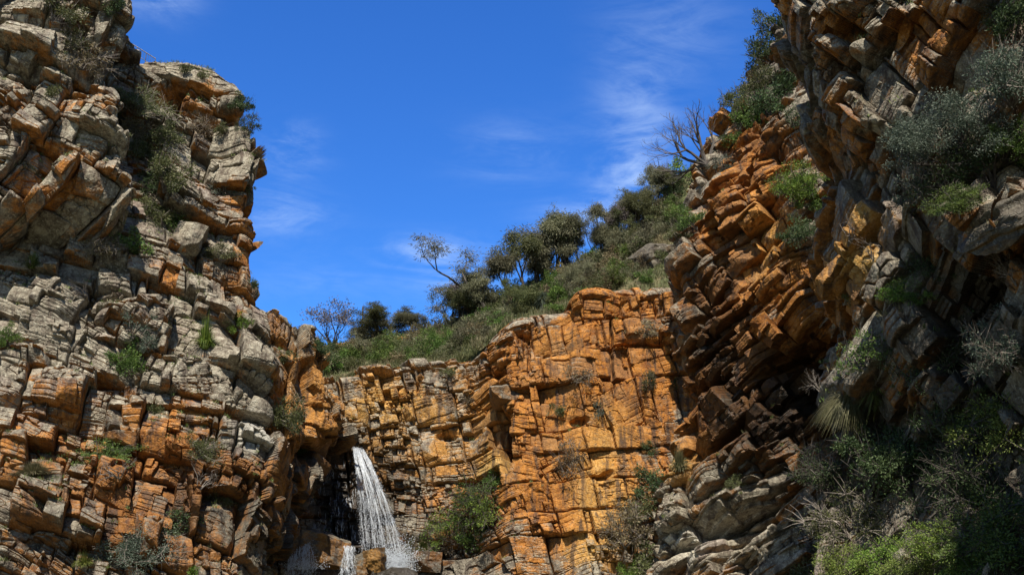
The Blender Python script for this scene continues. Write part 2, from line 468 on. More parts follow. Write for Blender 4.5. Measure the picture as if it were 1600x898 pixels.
def build_falls_wall():
    xs = [340, 500, 560, 640, 735, 768, 800, 880, 905, 1000, 1060, 1160]
    rim = [600, 592, 580, 566, 560, 522, 497, 482, 456, 450, 448, 430]
    Y = np.array([98, 99.5, 100, 100, 99, 96.5, 94.5, 94.5, 94, 95, 95, 96.])
    rows = [[(x, y, d, 0, 14, .6) for x, y, d in zip(xs, rim, Y)],
            [(x, y, d + .9) for x, y, d in zip(xs, rim, Y)]]
    for fr, dy in ((.08, 0), (.25, -.5), (.5, -1.2), (.75, -2.2), (1.0, -3.5)):
        rows.append([(x, y + fr * (930 - y), d + dy) for x, y, d in zip(xs, rim, Y)])
    rows.append([(x, 1060, d - 7) for x, d in zip(xs, Y)])
    feats = [(782, 655, 15, 20, 0, -1.6, 4), (785, 692, 10, 40, 5, -2.2, 4), (768, 620, 6, 60, 0, -1.0), (700, 675, 60, 6, -8, -1.1, 2), (695, 680, 18, 9, 0, -1.2, 2),
             (815, 520, 14, 8, -20, -1.3, 2), (775, 560, 14, 6, 15, -1.2, 2), (778, 578, 14, 8, 10, -.9, 2), (958, 560, 4, 65, 2, -1.1, 2), (1000, 535, 45, 5, 0, -1.2, 2), (1000, 522, 48, 9, 0, 1.1, 2), (962, 523, 8, 12, 0, -1.4, 2),
             (960, 592, 18, 4, 0, -.8, 2), (900, 655, 16, 7, 10, -1.0, 2), (825, 545, 4, 50, 0, -.7, 2), (940, 740, 16, 8, 25, -1.1, 2), (950, 760, 12, 6, 20, -.8, 2), (645, 640, 30, 20, 20, .5),
             (905, 470, 26, 16, 0, .7), (720, 545, 20, 20, 0, -.8), (530, 745, 40, 60, 0, -1.8), (570, 840, 40, 50, 0, -.5), (690, 830, 50, 40, 0, -.8)]
    orange = [(930, 620, 120, 190, 0, .68), (1000, 560, 60, 60, 0, .5), (780, 640, 30, 80, 0, .75), (840, 700, 120, 180, 0, .3), (930, 470, 25, 18, 0, .6), (1000, 470, 40, 25, 0, .25), (840, 500, 60, 25, -10, -.25), (620, 690, 130, 100, 0, .24), (600, 600, 80, 30, 0, .22),
              (880, 570, 50, 40, 20, -.25), (700, 640, 40, 60, 0, -.05), (900, 800, 120, 60, 0, .25)]
    wet = [(787, 694, 11, 44, 4, .45), (525, 760, 48, 85, 0, 1.0, 1.5), (585, 800, 50, 95, -15, .85), (560, 880, 110, 40, 0, .8), (690, 880, 70, 26, 0, .5)]  # damp rock at the fall; buttress and cleft shade put into the colour too
    yel = [(940, 780, 44, 110, 20, .42), (960, 690, 40, 60, 0, .2), (870, 540, 40, 40, 0, .1), (630, 670, 140, 90, 0, .36), (560, 620, 80, 40, 0, .3), (760, 720, 30, 20, 0, .7), (920, 870, 40, 40, 0, .5)]
    gain = [(930, 640, 130, 190, 0, -.55), (985, 570, 50, 50, 0, -.25)]
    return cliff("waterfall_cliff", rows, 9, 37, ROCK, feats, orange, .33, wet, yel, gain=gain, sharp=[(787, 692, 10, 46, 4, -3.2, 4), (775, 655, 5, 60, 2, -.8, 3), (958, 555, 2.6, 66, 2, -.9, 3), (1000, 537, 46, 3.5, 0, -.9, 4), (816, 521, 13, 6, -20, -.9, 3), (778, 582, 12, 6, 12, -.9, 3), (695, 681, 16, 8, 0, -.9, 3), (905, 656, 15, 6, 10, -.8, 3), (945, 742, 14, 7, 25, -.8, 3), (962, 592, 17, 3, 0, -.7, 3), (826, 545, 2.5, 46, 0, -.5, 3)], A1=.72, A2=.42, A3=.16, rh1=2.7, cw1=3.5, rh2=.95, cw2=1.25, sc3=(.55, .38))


def build_right_wall():
    ys = [-110, 0, 75, 160, 230, 290, 350, 410, 455, 500, 560, 640, 720, 800, 900, 1060]
    ed = [1262, 1224, 1200, 1142, 1102, 1066, 1056, 1044, 1046, 1042, 1040, 1056, 1046, 1018, 1012, 1000]
    eY = [98, 97, 97, 95, 93.5, 92, 91.5, 91, 91, 91, 91.5, 92, 92, 91, 89.5, 87]
    rows = []
    rows.append([(e_, -110, 98, dx, 20, 2) for e_, dx in ((1262, 20), (1262, 13), (1262, 9), (1310, 10), (1350, 10), (1400, 10), (1480, 10), (1600, 10))])
    for k, y in enumerate(ys):
        e = ed[k]; Y = eY[k]
        lean = (450 - y) * .004
        fx = [e + 35, e + 85, 1220 if y > 250 else e + 120, 1300 if y > 150 else 1330, 1400, 1560]
        fY = [Y - 2.5, Y - 4.5, Y - 7.5, Y - 10, Y - 14, Y - 22]
        r = [(e, y, Y, 12, 26, -2), (e, y, Y, 4, 10, -.5), (e, y, Y)]
        r += [(max(x, e + 30 + 8 * q), y, d) for q, (x, d) in enumerate(zip(fx, fY))]
        rows.append(r)
    rows[0].append((1700, -110, 98, 10, 20, 2))
    feats = [(1245, 620, 45, 75, -10, -3.6), (1270, 560, 30, 30, 0, -2.0), (1230, 460, 52, 82, -25, 2.4, 3), (1230, 555, 60, 14, 32, -2.0, 2),
             (1165, 290, 20, 26, 0, -2.0), (1120, 400, 22, 60, 10, -2.2), (1090, 480, 22, 70, 0, -2.2), (1140, 560, 16, 70, -10, -1.6), (1165, 310, 40, 30, 0, .8), (1095, 560, 40, 10, 40, -1.8, 2), (1080, 620, 40, 9, 40, -1.8, 2),
             (1140, 745, 90, 8, 28, -1.6, 2), (1160, 780, 110, 9, 26, -2.2, 2), (1100, 800, 60, 12, 26, 1.2, 2), (1090, 835, 60, 9, 26, -1.6, 2), (1170, 815, 90, 8, 26, -1.4, 2), (1120, 865, 60, 7, 24, -1.4, 2), (1065, 840, 28, 12, 20, 1.0, 2), (1225, 760, 40, 14, 24, -1.8), (1180, 660, 20, 40, 0, .8)]
    orange = [(1170, 260, 45, 70, 0, .85), (1190, 360, 50, 70, 0, .8), (1130, 370, 30, 60, 0, .85), (1120, 470, 60, 90, 0, .45), (1230, 480, 60, 90, 0, .45), (1150, 620, 110, 100, 0, .45), (1060, 700, 50, 70, 0, .5), (1110, 820, 100, 70, 0, -.3), (1060, 520, 30, 70, 0, -.1), (1075, 845, 40, 24, 20, -.62, 2), (1180, 770, 40, 16, 25, -.4)]
    wet = [(1090, 500, 40, 100, 0, .72), (1130, 620, 70, 100, 0, .58), (1130, 400, 30, 90, 0, .35), (1240, 620, 50, 80, 0, .9), (1220, 120, 30, 130, -10, .6), (1180, 700, 80, 60, 0, .35), (1170, 640, 60, 90, 0, .2)]  # black stains, with shade of the hole and recesses painted in
    yel = [(1110, 850, 90, 50, 20, .3), (1210, 380, 40, 60, 0, .4), (1060, 730, 30, 40, 0, .4)]
    return cliff("right_cliff", rows, 33, 51, ROCK, feats, orange, .30, wet, yel, tb=(0, .3), face=(-.6, -.85, -.15), sharp=[(1145, 752, 95, 5, 28, -1.3, 4), (1165, 786, 110, 5, 26, -1.5, 4), (1085, 838, 60, 5, 26, -1.2, 4), (1165, 822, 90, 5, 26, -1.2, 4), (1115, 868, 60, 5, 24, -1.0, 4), (1232, 556, 62, 8, 32, -1.4, 4), (1210, 470, 60, 3.5, 30, -.8, 4), (1090, 560, 40, 5, 40, -1.0, 4), (1080, 622, 40, 5, 40, -1.0, 4)], A1=1.2, A2=.6, A3=.18, rh1=1.5, cw1=7.0, rh2=.62, cw2=3.0, twist=.10, warp=.35, dz=.12)


def build_right_outcrop():
    ys = [-110, 0, 60, 120, 200, 270, 330, 400, 470, 560, 640, 720, 800, 900, 1060]
    ed = [1204, 1212, 1220, 1232, 1262, 1300, 1294, 1278, 1288, 1296, 1276, 1294, 1290, 1276, 1260]
    rows = []
    Ye = [56, 56, 56, 56, 57, 58, 58, 58, 59, 60, 59, 58, 57, 55, 52]
    rows.append([(1204, -110, 56, 14, 22, 2), (1204, -110, 56, 9, 16, 1)] + [(x, -110, d, 8, 14, 2) for x, d in ((1204, 56), (1290, 54), (1400, 51), (1500, 48), (1620, 45), (1820, 38))])
    for k, y in enumerate(ys):
        e = ed[k]; Y = Ye[k]
        lean = (450 - y) * .007
        r = [(e, y, Y, 12, 18, 0), (e, y, Y, 4, 8, 0), (e, y, Y)]
        for x, d in ((1290, 54), (1400, 51), (1500, 48), (1620, 45), (1820, 38)):
            xx = max(x, e + 40) if x < 1400 else x
            r.append((xx, y, d - lean - (1.5 if y > 800 else 0)))
        rows.append(r)
    feats = [(1330, 20, 40, 22, 40, 1.6, 2.5), (1345, 45, 40, 16, 40, -1.6, 2), (1395, 25, 40, 26, 35, 1.5, 2.5), (1400, 60, 40, 13, 35, -1.8, 2), (1320, 78, 34, 12, 0, 1.3, 2.5), (1320, 100, 25, 10, 0, -1.1, 2), (1390, 190, 45, 30, 40, 1.2, 2), (1350, 215, 18, 20, 0, -1.8), (1255, 110, 22, 60, 0, -2.0), (1350, 240, 40, 10, 30, -1.5),
             (1410, 350, 25, 50, 10, 1.2, 2), (1340, 410, 26, 28, 0, 1.0, 2), (1310, 500, 14, 40, 0, -1.5), (1300, 480, 20, 20, 0, .8), (1410, 510, 26, 40, 0, .8), (1500, 480, 50, 70, 0, -2.8), (1560, 350, 60, 40, 10, 1.8, 2), (1560, 395, 40, 25, 0, .9, 2), (1540, 450, 50, 20, 0, -1.6), (1380, 690, 90, 70, 0, -2.0), (1490, 680, 70, 90, 0, -2.2)]
    orange = [(1440, 50, 60, 40, 40, .6), (1480, 40, 50, 30, 0, .4), (1390, 150, 30, 30, 0, .25), (1310, 180, 30, 60, 0, .2), (1320, 60, 30, 30, 0, .15), (1330, 420, 40, 60, 0, .3), (1350, 340, 30, 30, 0, .5), (1240, 40, 14, 40, 0, .3), (1310, 420, 40, 160, 0, .4), (1400, 120, 110, 60, 40, .06), (1550, 330, 80, 80, 0, .2)]
    wet = [(1500, 520, 70, 150, 0, .8), (1300, 680, 60, 90, 0, .6), (1240, 130, 20, 70, 0, .5), (1420, 720, 260, 200, 0, .35), (1400, 300, 200, 260, 0, .22)]  # darkens the whole face; shade of the deep hollow put into its colour
    yel = [(1340, 410, 40, 40, 0, .8), (1410, 320, 30, 40, 0, .3), (1350, 340, 30, 20, 0, .6)]
    return cliff("right_outcrop", rows, 38, 67, ROCK, feats, orange, .12, wet, yel, tb=(0, .2), face=(-.6, -.85, -.1), twist=.22, warp=.35, dz=.10, A1=.95, A2=.5, A3=.14, rh1=2.1, cw1=4.6, rh2=.8, cw2=2.1)


def build_slope():
    xs = [380, 480, 560, 640, 700, 760, 800, 870, 920, 1000, 1060, 1120, 1180, 1260]
    rim = [596, 592, 582, 568, 562, 528, 500, 484, 462, 454, 440, 400, 330, 200]
    sky = [560, 550, 538, 524, 506, 478, 462, 430, 408, 350, 282, 215, 130, -10]
    rows = []
    for f in (-.3, 0., .25, .5, .75, 1.0):
        rows.append([(x, r * (1 - f) + s_ * f + (6 if f == 0 else 0), 103.2 + 22 * max(f, 0) + max(0, x - 700) * .008 - (.5 if f < 0 else 0)) for x, r, s_ in zip(xs, rim, sky)])
    rows = rows[::-1]
    rows.insert(0, [(x, s_, 103.2 + 22 + max(0, x - 700) * .008, 0, 40, -2) for x, r, s_ in zip(xs, rim, sky)])
    C = np.array([[P(*c[:3]) + (np.array(c[3:6]) if len(c) > 3 else 0) for c in row] for row in rows])
    B = np.einsum('ai,ijk,bj->abk', wmat(len(rows), np.linspace(0, len(rows) - 1, 160)), C, wmat(len(xs), np.linspace(0, len(xs) - 1, 420)))
    a, b = B[..., 0], B[..., 1]
    B[..., 2] += .7 * fbm(a * .2, b * .2, 5, 4) + .25 * fbm(a * 1.1, b * 1.1, 6, 3)
    me = grid_mesh("hillside", B, smooth=True)
    m = new_mat("hillside_soil"); g = N(m)
    co = g.n('ShaderNodeTexCoord').outputs['Object']
    c_ = g.mix(g.ramp(g.noise(co, .5, 5), .35, .65), (.075, .085, .028), (.15, .12, .06))
    c_ = g.mix(g.ramp(g.noise(co, 2.2, 5), .5, .7), c_, (.05, .075, .018))
    bs = g.n('ShaderNodeBsdfPrincipled', i_Roughness=.95); g.l(c_, bs.inputs['Base Color'])
    bp = g.n('ShaderNodeBump', i_Strength=1.0, i_Distance=.4); g.l(g.noise(co, 3, 6), bp.inputs['Height']); g.l(bp.outputs[0], bs.inputs['Normal'])
    o = g.n('ShaderNodeOutputMaterial'); g.l(bs.outputs[0], o.inputs[0])
    return link("hillside", me, m, kind='structure')


def build_shade_spur():
    """added cliff spur outside the picture, its rim shaped to shade the lower right"""
    plan = [(12.4, 19.5), (12.9, 20.5), (13.6, 22.5), (14.9, 25.2), (16.6, 28.5), (18.4, 32.0), (20.4, 34.5), (24, 35.5), (30, 36)]
    top = [30, 36, 28, 25, 28, 30, 25, 30, 27]  # rim heights of the added spur, shaped by where its shade falls
    rows = []
    for f in (1.04, 1.0, .8, .55, .3, .1, -.05):
        rows.append([(x + (6 if f > 1 else 0) + .6 * max(0, 1 - f) * 0, y, f * t) for (x, y), t in zip(plan, top)])
    return cliff("added_shade_spur", np.array(rows, float), 30, 91, ROCK, (), (), .2, (), (), step=12, face=(-1, -.1, 0), A1=.6, A2=.3, A3=.1)


shade_spur = build_shade_spur()
left_main = build_left_main()
left_out = build_left_outcrop()
falls_wall = build_falls_wall()
right_wall = build_right_wall()
right_out = build_right_outcrop()
slope = build_slope()
CLIFFS = [left_main, left_out, falls_wall, right_wall, right_out, slope]

# ------------------------------------------------------------------ ground
def build_ground():
    n = 160
    t = np.linspace(-1, 1, n); t = np.sign(t) * np.abs(t) ** 2.2
    X, Yg = np.meshgrid(t * 3000, t * 3000)
    Z = .25 * fbm(X * .3, Yg * .3, 91, 4) - .2
    me = grid_mesh("ground", np.stack([X, Yg, Z], -1)[::-1], smooth=True)
    m = new_mat("gorge_floor"); g = N(m)
    co = g.n('ShaderNodeTexCoord').outputs['Object']
    c_ = g.mix(g.ramp(g.noise(co, .6, 5), .35, .65), (.12, .10, .065), (.055, .07, .025))
    bs = g.n('ShaderNodeBsdfPrincipled', i_Roughness=.95); g.l(c_, bs.inputs['Base Color'])
    o = g.n('ShaderNodeOutputMaterial'); g.l(bs.outputs[0], o.inputs[0])
    link("ground", me, m, kind='structure')


build_ground()
# ------------------------------------------------------------------ vegetation
bpy.context.view_layer.update()
CAMP = Vector((0, 0, CAMZ))


def hit(px, py, objs=None):
    """where the sight line through (px, py) meets the rock: point, normal, object"""
    d = Vector(P(px, py, 100.0)) - CAMP
    d.normalize()
    best = None
    for o in (objs or CLIFFS):
        ok, loc, nor, _ = o.ray_cast(CAMP, d)
        if ok:
            t = (loc - CAMP).length
            if best is None or t < best[0]:
                best = (t, loc, nor, o)
    return best


class Buf:
    """collects quads (as arrays) with one random value per face"""
    def __init__(self):
        self.v = []; self.q = []; self.a = []; self.n = 0

    def add(self, V, Q, A):
        self.v.append(V); self.q.append(Q + self.n); self.a.append(A); self.n += len(V)

    def mesh(self, name, smooth=False):
        V = np.concatenate(self.v); Q = np.concatenate(self.q); A = np.concatenate(self.a)
        att = np.stack([A, A, A, np.ones_like(A)], -1)
        me = raw_mesh(name, V, Q, None, smooth)
        at = me.attributes.new('leaf', 'FLOAT_COLOR', 'FACE')
        at.data.foreach_set("color", np.ascontiguousarray(att, dtype=np.float32).ravel())
        return me


def unit(v):
    return v / np.maximum(np.linalg.norm(v, axis=-1, keepdims=True), 1e-9)


def leaves(buf, C, D, L, W, rng, tone=None):
    """one pointed leaf (a quad folded along its diagonal) at each C along D"""
    n = len(C)
    D = unit(D); S = unit(np.cross(D, rng.normal(size=(n, 3)))); Nn = np.cross(D, S)
    L = L * rng.uniform(.6, 1.25, (n, 1)); W = W * rng.uniform(.7, 1.2, (n, 1))
    V = np.stack([C, C + D * L * .5 + S * W * .5 + Nn * W * .12, C + D * L, C + D * L * .5 - S * W * .5 + Nn * W * .12], 1).reshape(-1, 3)
    Q = np.arange(n * 4).reshape(n, 4)
    A = rng.uniform(0, 1, n) if tone is None else np.clip(tone + rng.normal(0, .18, n), 0, 1)
    buf.add(V, Q, A)


def tube(buf, pts, rad, sides=4, val=.5):
    pts = np.asarray(pts, float); rad = np.asarray(rad, float); n = len(pts)
    t = unit(np.gradient(pts, axis=0))
    ref = np.array((.31, .23, .92)) if abs(t[0][2]) < .8 else np.array((.9, .3, .1))
    u = unit(np.cross(t, ref)); v = np.cross(t, u)
    an = np.arange(sides) * 2 * math.pi / sides
    V = (pts[:, None] + rad[:, None, None] * (np.cos(an)[None, :, None] * u[:, None] + np.sin(an)[None, :, None] * v[:, None])).reshape(-1, 3)
    Q = []
    for i in range(n - 1):
        for k in range(sides):
            k2 = (k + 1) % sides
            Q.append((i * sides + k, i * sides + k2, (i + 1) * sides + k2, (i + 1) * sides + k))
    buf.add(V, np.array(Q), np.full(len(Q), val))


def branch(buf, p, d, L, r, depth, rng, tips, spread=.6, lift=.12, segs=4, kids=(2, 3), wob=.18, shrink=.72):
    pts = [np.array(p, float)]; dd = np.array(d, float)
    for i in range(segs):
        dd = unit(dd + rng.normal(0, wob, 3) + np.array((0, 0, lift)))
        pts.append(pts[-1] + dd * L / segs)
    r1 = r * .62
    tube(buf, pts, np.linspace(r, r1, len(pts)), 5 if depth > 2 else 3, rng.uniform(.2, .8))
    if depth <= 0:
        tips.append((pts[-1], dd)); return
    k = rng.integers(kids[0], kids[1] + 1)
    for i in range(k):
        at = pts[-1] if i == 0 else pts[rng.integers(max(1, segs - 2), segs + 1)]
        nd = unit(dd + rng.normal(0, spread, 3))
        branch(buf, at, nd, L * shrink * rng.uniform(.8, 1.15), r1 * (.95 if i == 0 else .75), depth - 1, rng, tips, spread, lift, segs, kids, wob, shrink)
    if depth <= 2: tips.append((pts[-1], dd))


def leaf_material(name, dark, mid, light, trans=.3):
    m = new_mat(name); g = N(m)
    at = g.n('ShaderNodeAttribute', attribute_name='leaf')
    r_ = g.n('ShaderNodeValToRGB'); e = r_.color_ramp.elements
    e[0].color = (*dark, 1); e[1].color = (*light, 1); e[1].position = .95
    k = e.new(.5); k.color = (*mid, 1)
    g.l(at.outputs['Fac'], r_.inputs[0])
    oi = g.n('ShaderNodeObjectInfo')
    hv = g.n('ShaderNodeHueSaturation'); g.l(r_.outputs[0], hv.inputs['Color'])
    g.l(g.math('ADD', .485, g.math('MULTIPLY', oi.outputs['Random'], .03)), hv.inputs['Hue'])
    g.l(g.math('ADD', .8, g.math('MULTIPLY', oi.outputs['Random'], .4)), hv.inputs['Value'])
    b = g.n('ShaderNodeBsdfPrincipled', i_Roughness=.6); b.inputs['Specular IOR Level'].default_value = .3
    g.l(hv.outputs[0], b.inputs['Base Color'])
    t = g.n('ShaderNodeBsdfTranslucent'); g.l(hv.outputs[0], t.inputs[0])
    mx = g.n('ShaderNodeMixShader', i_Fac=trans); g.l(b.outputs[0], mx.inputs[1]); g.l(t.outputs[0], mx.inputs[2])
    o = g.n('ShaderNodeOutputMaterial'); g.l(mx.outputs[0], o.inputs[0])
    return m


LM = {
    'green': leaf_material('leaf_green', (0.031, 0.062, 0.012), (0.085, 0.143, 0.028), (0.186, 0.260, 0.054)),
    'bright': leaf_material('leaf_bright_green', (0.050, 0.098, 0.014), (0.121, 0.195, 0.028), (0.243, 0.321, 0.056)),
    'olive': leaf_material('leaf_olive', (0.037, 0.048, 0.018), (0.094, 0.106, 0.037), (0.188, 0.187, 0.077)),
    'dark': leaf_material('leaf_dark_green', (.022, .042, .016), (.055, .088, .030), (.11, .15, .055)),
    'greyleaf': leaf_material('leaf_grey_green', (0.031, 0.050, 0.031), (0.078, 0.105, 0.070), (0.217, 0.248, 0.186)),
    'dry': leaf_material('leaf_dry', (0.070, 0.053, 0.028), (0.171, 0.132, 0.070), (0.310, 0.256, 0.139)),
    'sheoak': leaf_material('needle_sheoak', (.07, .07, .038), (.15, .148, .082), (.26, .245, .145), .35),
    'purple': leaf_material('leaf_grey_purple', (0.054, 0.043, 0.043), (0.132, 0.112, 0.105), (0.217, 0.186, 0.171), .2),
    'yellowgreen': leaf_material('leaf_yellow_green', (0.058, 0.076, 0.014), (0.140, 0.169, 0.031), (0.256, 0.279, 0.070)),
    'straw': leaf_material('blade_straw', (0.068, 0.068, 0.025), (0.144, 0.135, 0.060), (0.260, 0.231, 0.131)),
    'blade': leaf_material('blade_green', (0.044, 0.068, 0.015), (0.110, 0.149, 0.037), (0.220, 0.236, 0.074)),
}


def wood_material(name, a_, b_):
    m = new_mat(name); g = N(m)
    co = g.n('ShaderNodeTexCoord').outputs['Object']
    c_ = g.mix(g.ramp(g.noise(g.scalevec(co, (6, 6, 1.5)), 3, 4), .35, .65), a_, b_)
    b = g.n('ShaderNodeBsdfPrincipled', i_Roughness=.9); g.l(c_, b.inputs['Base Color'])
    o = g.n('ShaderNodeOutputMaterial'); g.l(b.outputs[0], o.inputs[0]); return m


WOOD = wood_material('bark_dark', (.035, .027, .022), (.09, .075, .06))
TWIG = wood_material('twig_grey', (.10, .08, .065), (.26, .22, .18))

_cache = {}


def bush_mesh(kind, size, k):
    """unit shrub (radius about 1, base at 0): foliage mesh and stem mesh"""
    key = (kind, size, k)
    if key in _cache: return _cache[key]
    rng = np.random.default_rng(hash_key(key))
    fb, sb = Buf(), Buf()
    nl, ll = {'s': (800, .21), 'm': (2600, .125), 'l': (8000, .068)}[size]
    ncl = {'s': 9, 'm': 20, 'l': 46}[size]
    if kind in ('leafy', 'open'):
        for c in range(ncl):
            u = unit(rng.normal(size=3)); u[2] = abs(u[2]) * 1.0 - .12
            rr = rng.uniform(.25, 1.15) ** .8
            C = u * rr * np.array((1.0, 1.0, .95)) + np.array((0, 0, .15))
            cr = rng.uniform(.14, .46) * (1 if size != 'l' else .85)
            m_ = int(nl / ncl * (1.0 if kind == 'leafy' else .5) * rng.uniform(.5, 1.4))
            o_ = unit(rng.normal(size=(m_, 3))) * (rng.uniform(0, 1, (m_, 1)) ** .45) * cr * np.array((1.15, 1.15, .7))
            leaves(fb, C + o_, o_ + rng.normal(0, .12, (m_, 3)) + np.array((0, 0, .06)), ll, ll * .42, rng, rng.uniform(.3, .75))
            mid = C * .5 + rng.normal(0, .08, 3)
            tube(sb, [(0, 0, -.25), mid, C], [.028, .018, .006], 3, .5)
            for t in range(4 if kind == 'leafy' else 8):
                e_ = C + unit(rng.normal(size=3) + C * .8) * cr * 1.7
                tube(sb, [C, (C + e_) / 2 + rng.normal(0, .03, 3), e_], [.010, .007, .003], 3, .5)
    return _cache.setdefault(key, (fb.mesh('foliage'), sb.mesh('stems')))


def hash_key(key):
    h = 7
    for ch in str(key): h = (h * 131 + ord(ch)) % 2147483647
    return h


def tuft_mesh(size, k, droop=.9):
    key = ('tuft', size, k, droop)
    if key in _cache: return _cache[key]
    rng = np.random.default_rng(hash_key(key))
    n, w = {'s': (110, .045), 'm': (420, .022), 'l': (2600, .0075)}[size]
    fb = Buf()
    az = rng.uniform(0, 6.283, n); lean = rng.uniform(.05, .9, n); L = rng.uniform(.6, 1.2, n)
    o_ = np.stack([np.cos(az), np.sin(az), 0 * az], -1); s_ = np.stack([-np.sin(az), np.cos(az), 0 * az], -1)
    b0 = o_ * rng.uniform(0, .22, (n, 1)); rows = []
    for f in (0, .35, .7, 1.0):
        p = b0 + o_ * (L * lean * f * 1.0)[:, None] + np.array((0, 0, 1.0)) * (L * (f * (1.15 - .35 * lean) - droop * lean * f * f))[:, None]
        ww = w * (1 - f) ** .7 + .002
        rows.append((p - s_ * ww, p + s_ * ww))
    V = np.stack([x for r in rows for x in r], 1).reshape(-1, 3)
    i0 = np.arange(n)[:, None] * 8
    Q = np.concatenate([i0 + np.array((2 * j, 2 * j + 1, 2 * j + 3, 2 * j + 2)) for j in range(3)], 0)
    A = np.tile(rng.uniform(0, 1, n), 3)
    fb.add(V, Q, A)
    return _cache.setdefault(key, fb.mesh('blades'))


def bare_mesh(k, depth=4, L=.42, r=.028, fan=.45, kids=(2, 3), n0=5, lift=.06):
    key = ('bare', k, depth, L, fan, n0)
    if key in _cache: return _cache[key]
    rng = np.random.default_rng(hash_key(key)); sb = Buf()
    for i in range(n0):
        d = unit(np.array((rng.normal(0, .6), rng.normal(0, .6), 1.0)))
        branch(sb, (0, 0, -.1), d, L, r, depth, rng, [], fan, lift, 3, kids, .16, .72)
    return _cache.setdefault(key, sb.mesh('branches'))


def tree_mesh(kind, k):
    """unit tree (height about 1): trunk-and-branches mesh, crown mesh"""
    key = ('tree', kind, k)
    if key in _cache: return _cache[key]
    rng = np.random.default_rng(hash_key(key)); sb, fb = Buf(), Buf(); tips = []
    if kind == 'sheoak':
        branch(sb, (0, 0, -.1), unit(np.array((rng.normal(0, .12), rng.normal(0, .12), 1))), .42, .026, 4, rng, tips, .55, .13, 4, (3, 4), .10, .64)
    elif kind == 'leaning':
        branch(sb, (0, 0, -.1), unit(np.array((-.75, -.1, .8))), .60, .030, 4, rng, tips, .55, .03, 6, (2, 3), .12, .66)
    elif kind == 'spreading':
        for q in range(4):
            branch(sb, (0, 0, -.1), unit(np.array((rng.normal(0, .9), rng.normal(0, .5), .7))), .42, .022, 3, rng, tips, .5, .10, 4, (3, 4), .12, .7)
    elif kind == 'sparse':
        for q in range(4):
            branch(sb, (0, 0, -.1), unit(np.array((rng.normal(0, .5), rng.normal(0, .5), 1))), .36, .018, 4, rng, tips, .45, .08, 4, (2, 3), .14, .7)
    per = {'sheoak': 50, 'leaning': 46, 'spreading': 80, 'sparse': 10}[kind]
    for p, d in tips:
        m_ = int(per * rng.uniform(.5, 1.5)); cr = rng.uniform(.05, .10)
        o_ = unit(rng.normal(size=(m_, 3))) * (rng.uniform(0, 1, (m_, 1)) ** .5) * cr * np.array((1.2, 1.2, .75))
        dr = o_ * .6 + rng.normal(0, .03, (m_, 3)) + np.array((0, 0, -.035 if kind in ('sheoak', 'leaning') else .02))
        if kind == 'sparse': leaves(fb, p + o_, dr, .040, .016, rng, rng.uniform(.3, .8))
        else: leaves(fb, p + o_, dr, .048, .0085, rng, rng.uniform(.25, .8))
    return _cache.setdefault(key, (sb.mesh('trunk', True), fb.mesh('crown')))


_mm = {}


def with_mat(me, mat):
    key = (me.name, mat.name)
    if key not in _mm:
        c = me if not me.materials else me.copy()
        if c is not me: c.materials.clear()
        c.materials.append(mat); _mm[key] = c
    return _mm[key]


RNG = random.Random(5)


def root_at(name, loc, up, scale, spin, label, cat, group=None):
    o = bpy.data.objects.new(name, None); COL.objects.link(o)
    o.empty_display_size = .2
    q = Vector((0, 0, 1)).rotation_difference(Vector(up).normalized())
    o.matrix_world = Matrix.Translation(loc) @ q.to_matrix().to_4x4() @ Matrix.Rotation(spin, 4, 'Z') @ Matrix.Diagonal((*scale, 1))
    o['label'] = label; o['category'] = cat
    if group: o['group'] = group
    return o


def place(px, py, lift=0.0):
    h = hit(px, py)
    if h is None: h = hit(px, py + 14) or hit(px, py + 30) or hit(px - 14, py) or hit(px + 14, py)
    if h is None:
        print('NO HIT', px, py); return None
    t, loc, nor, o = h
    return loc, nor, t


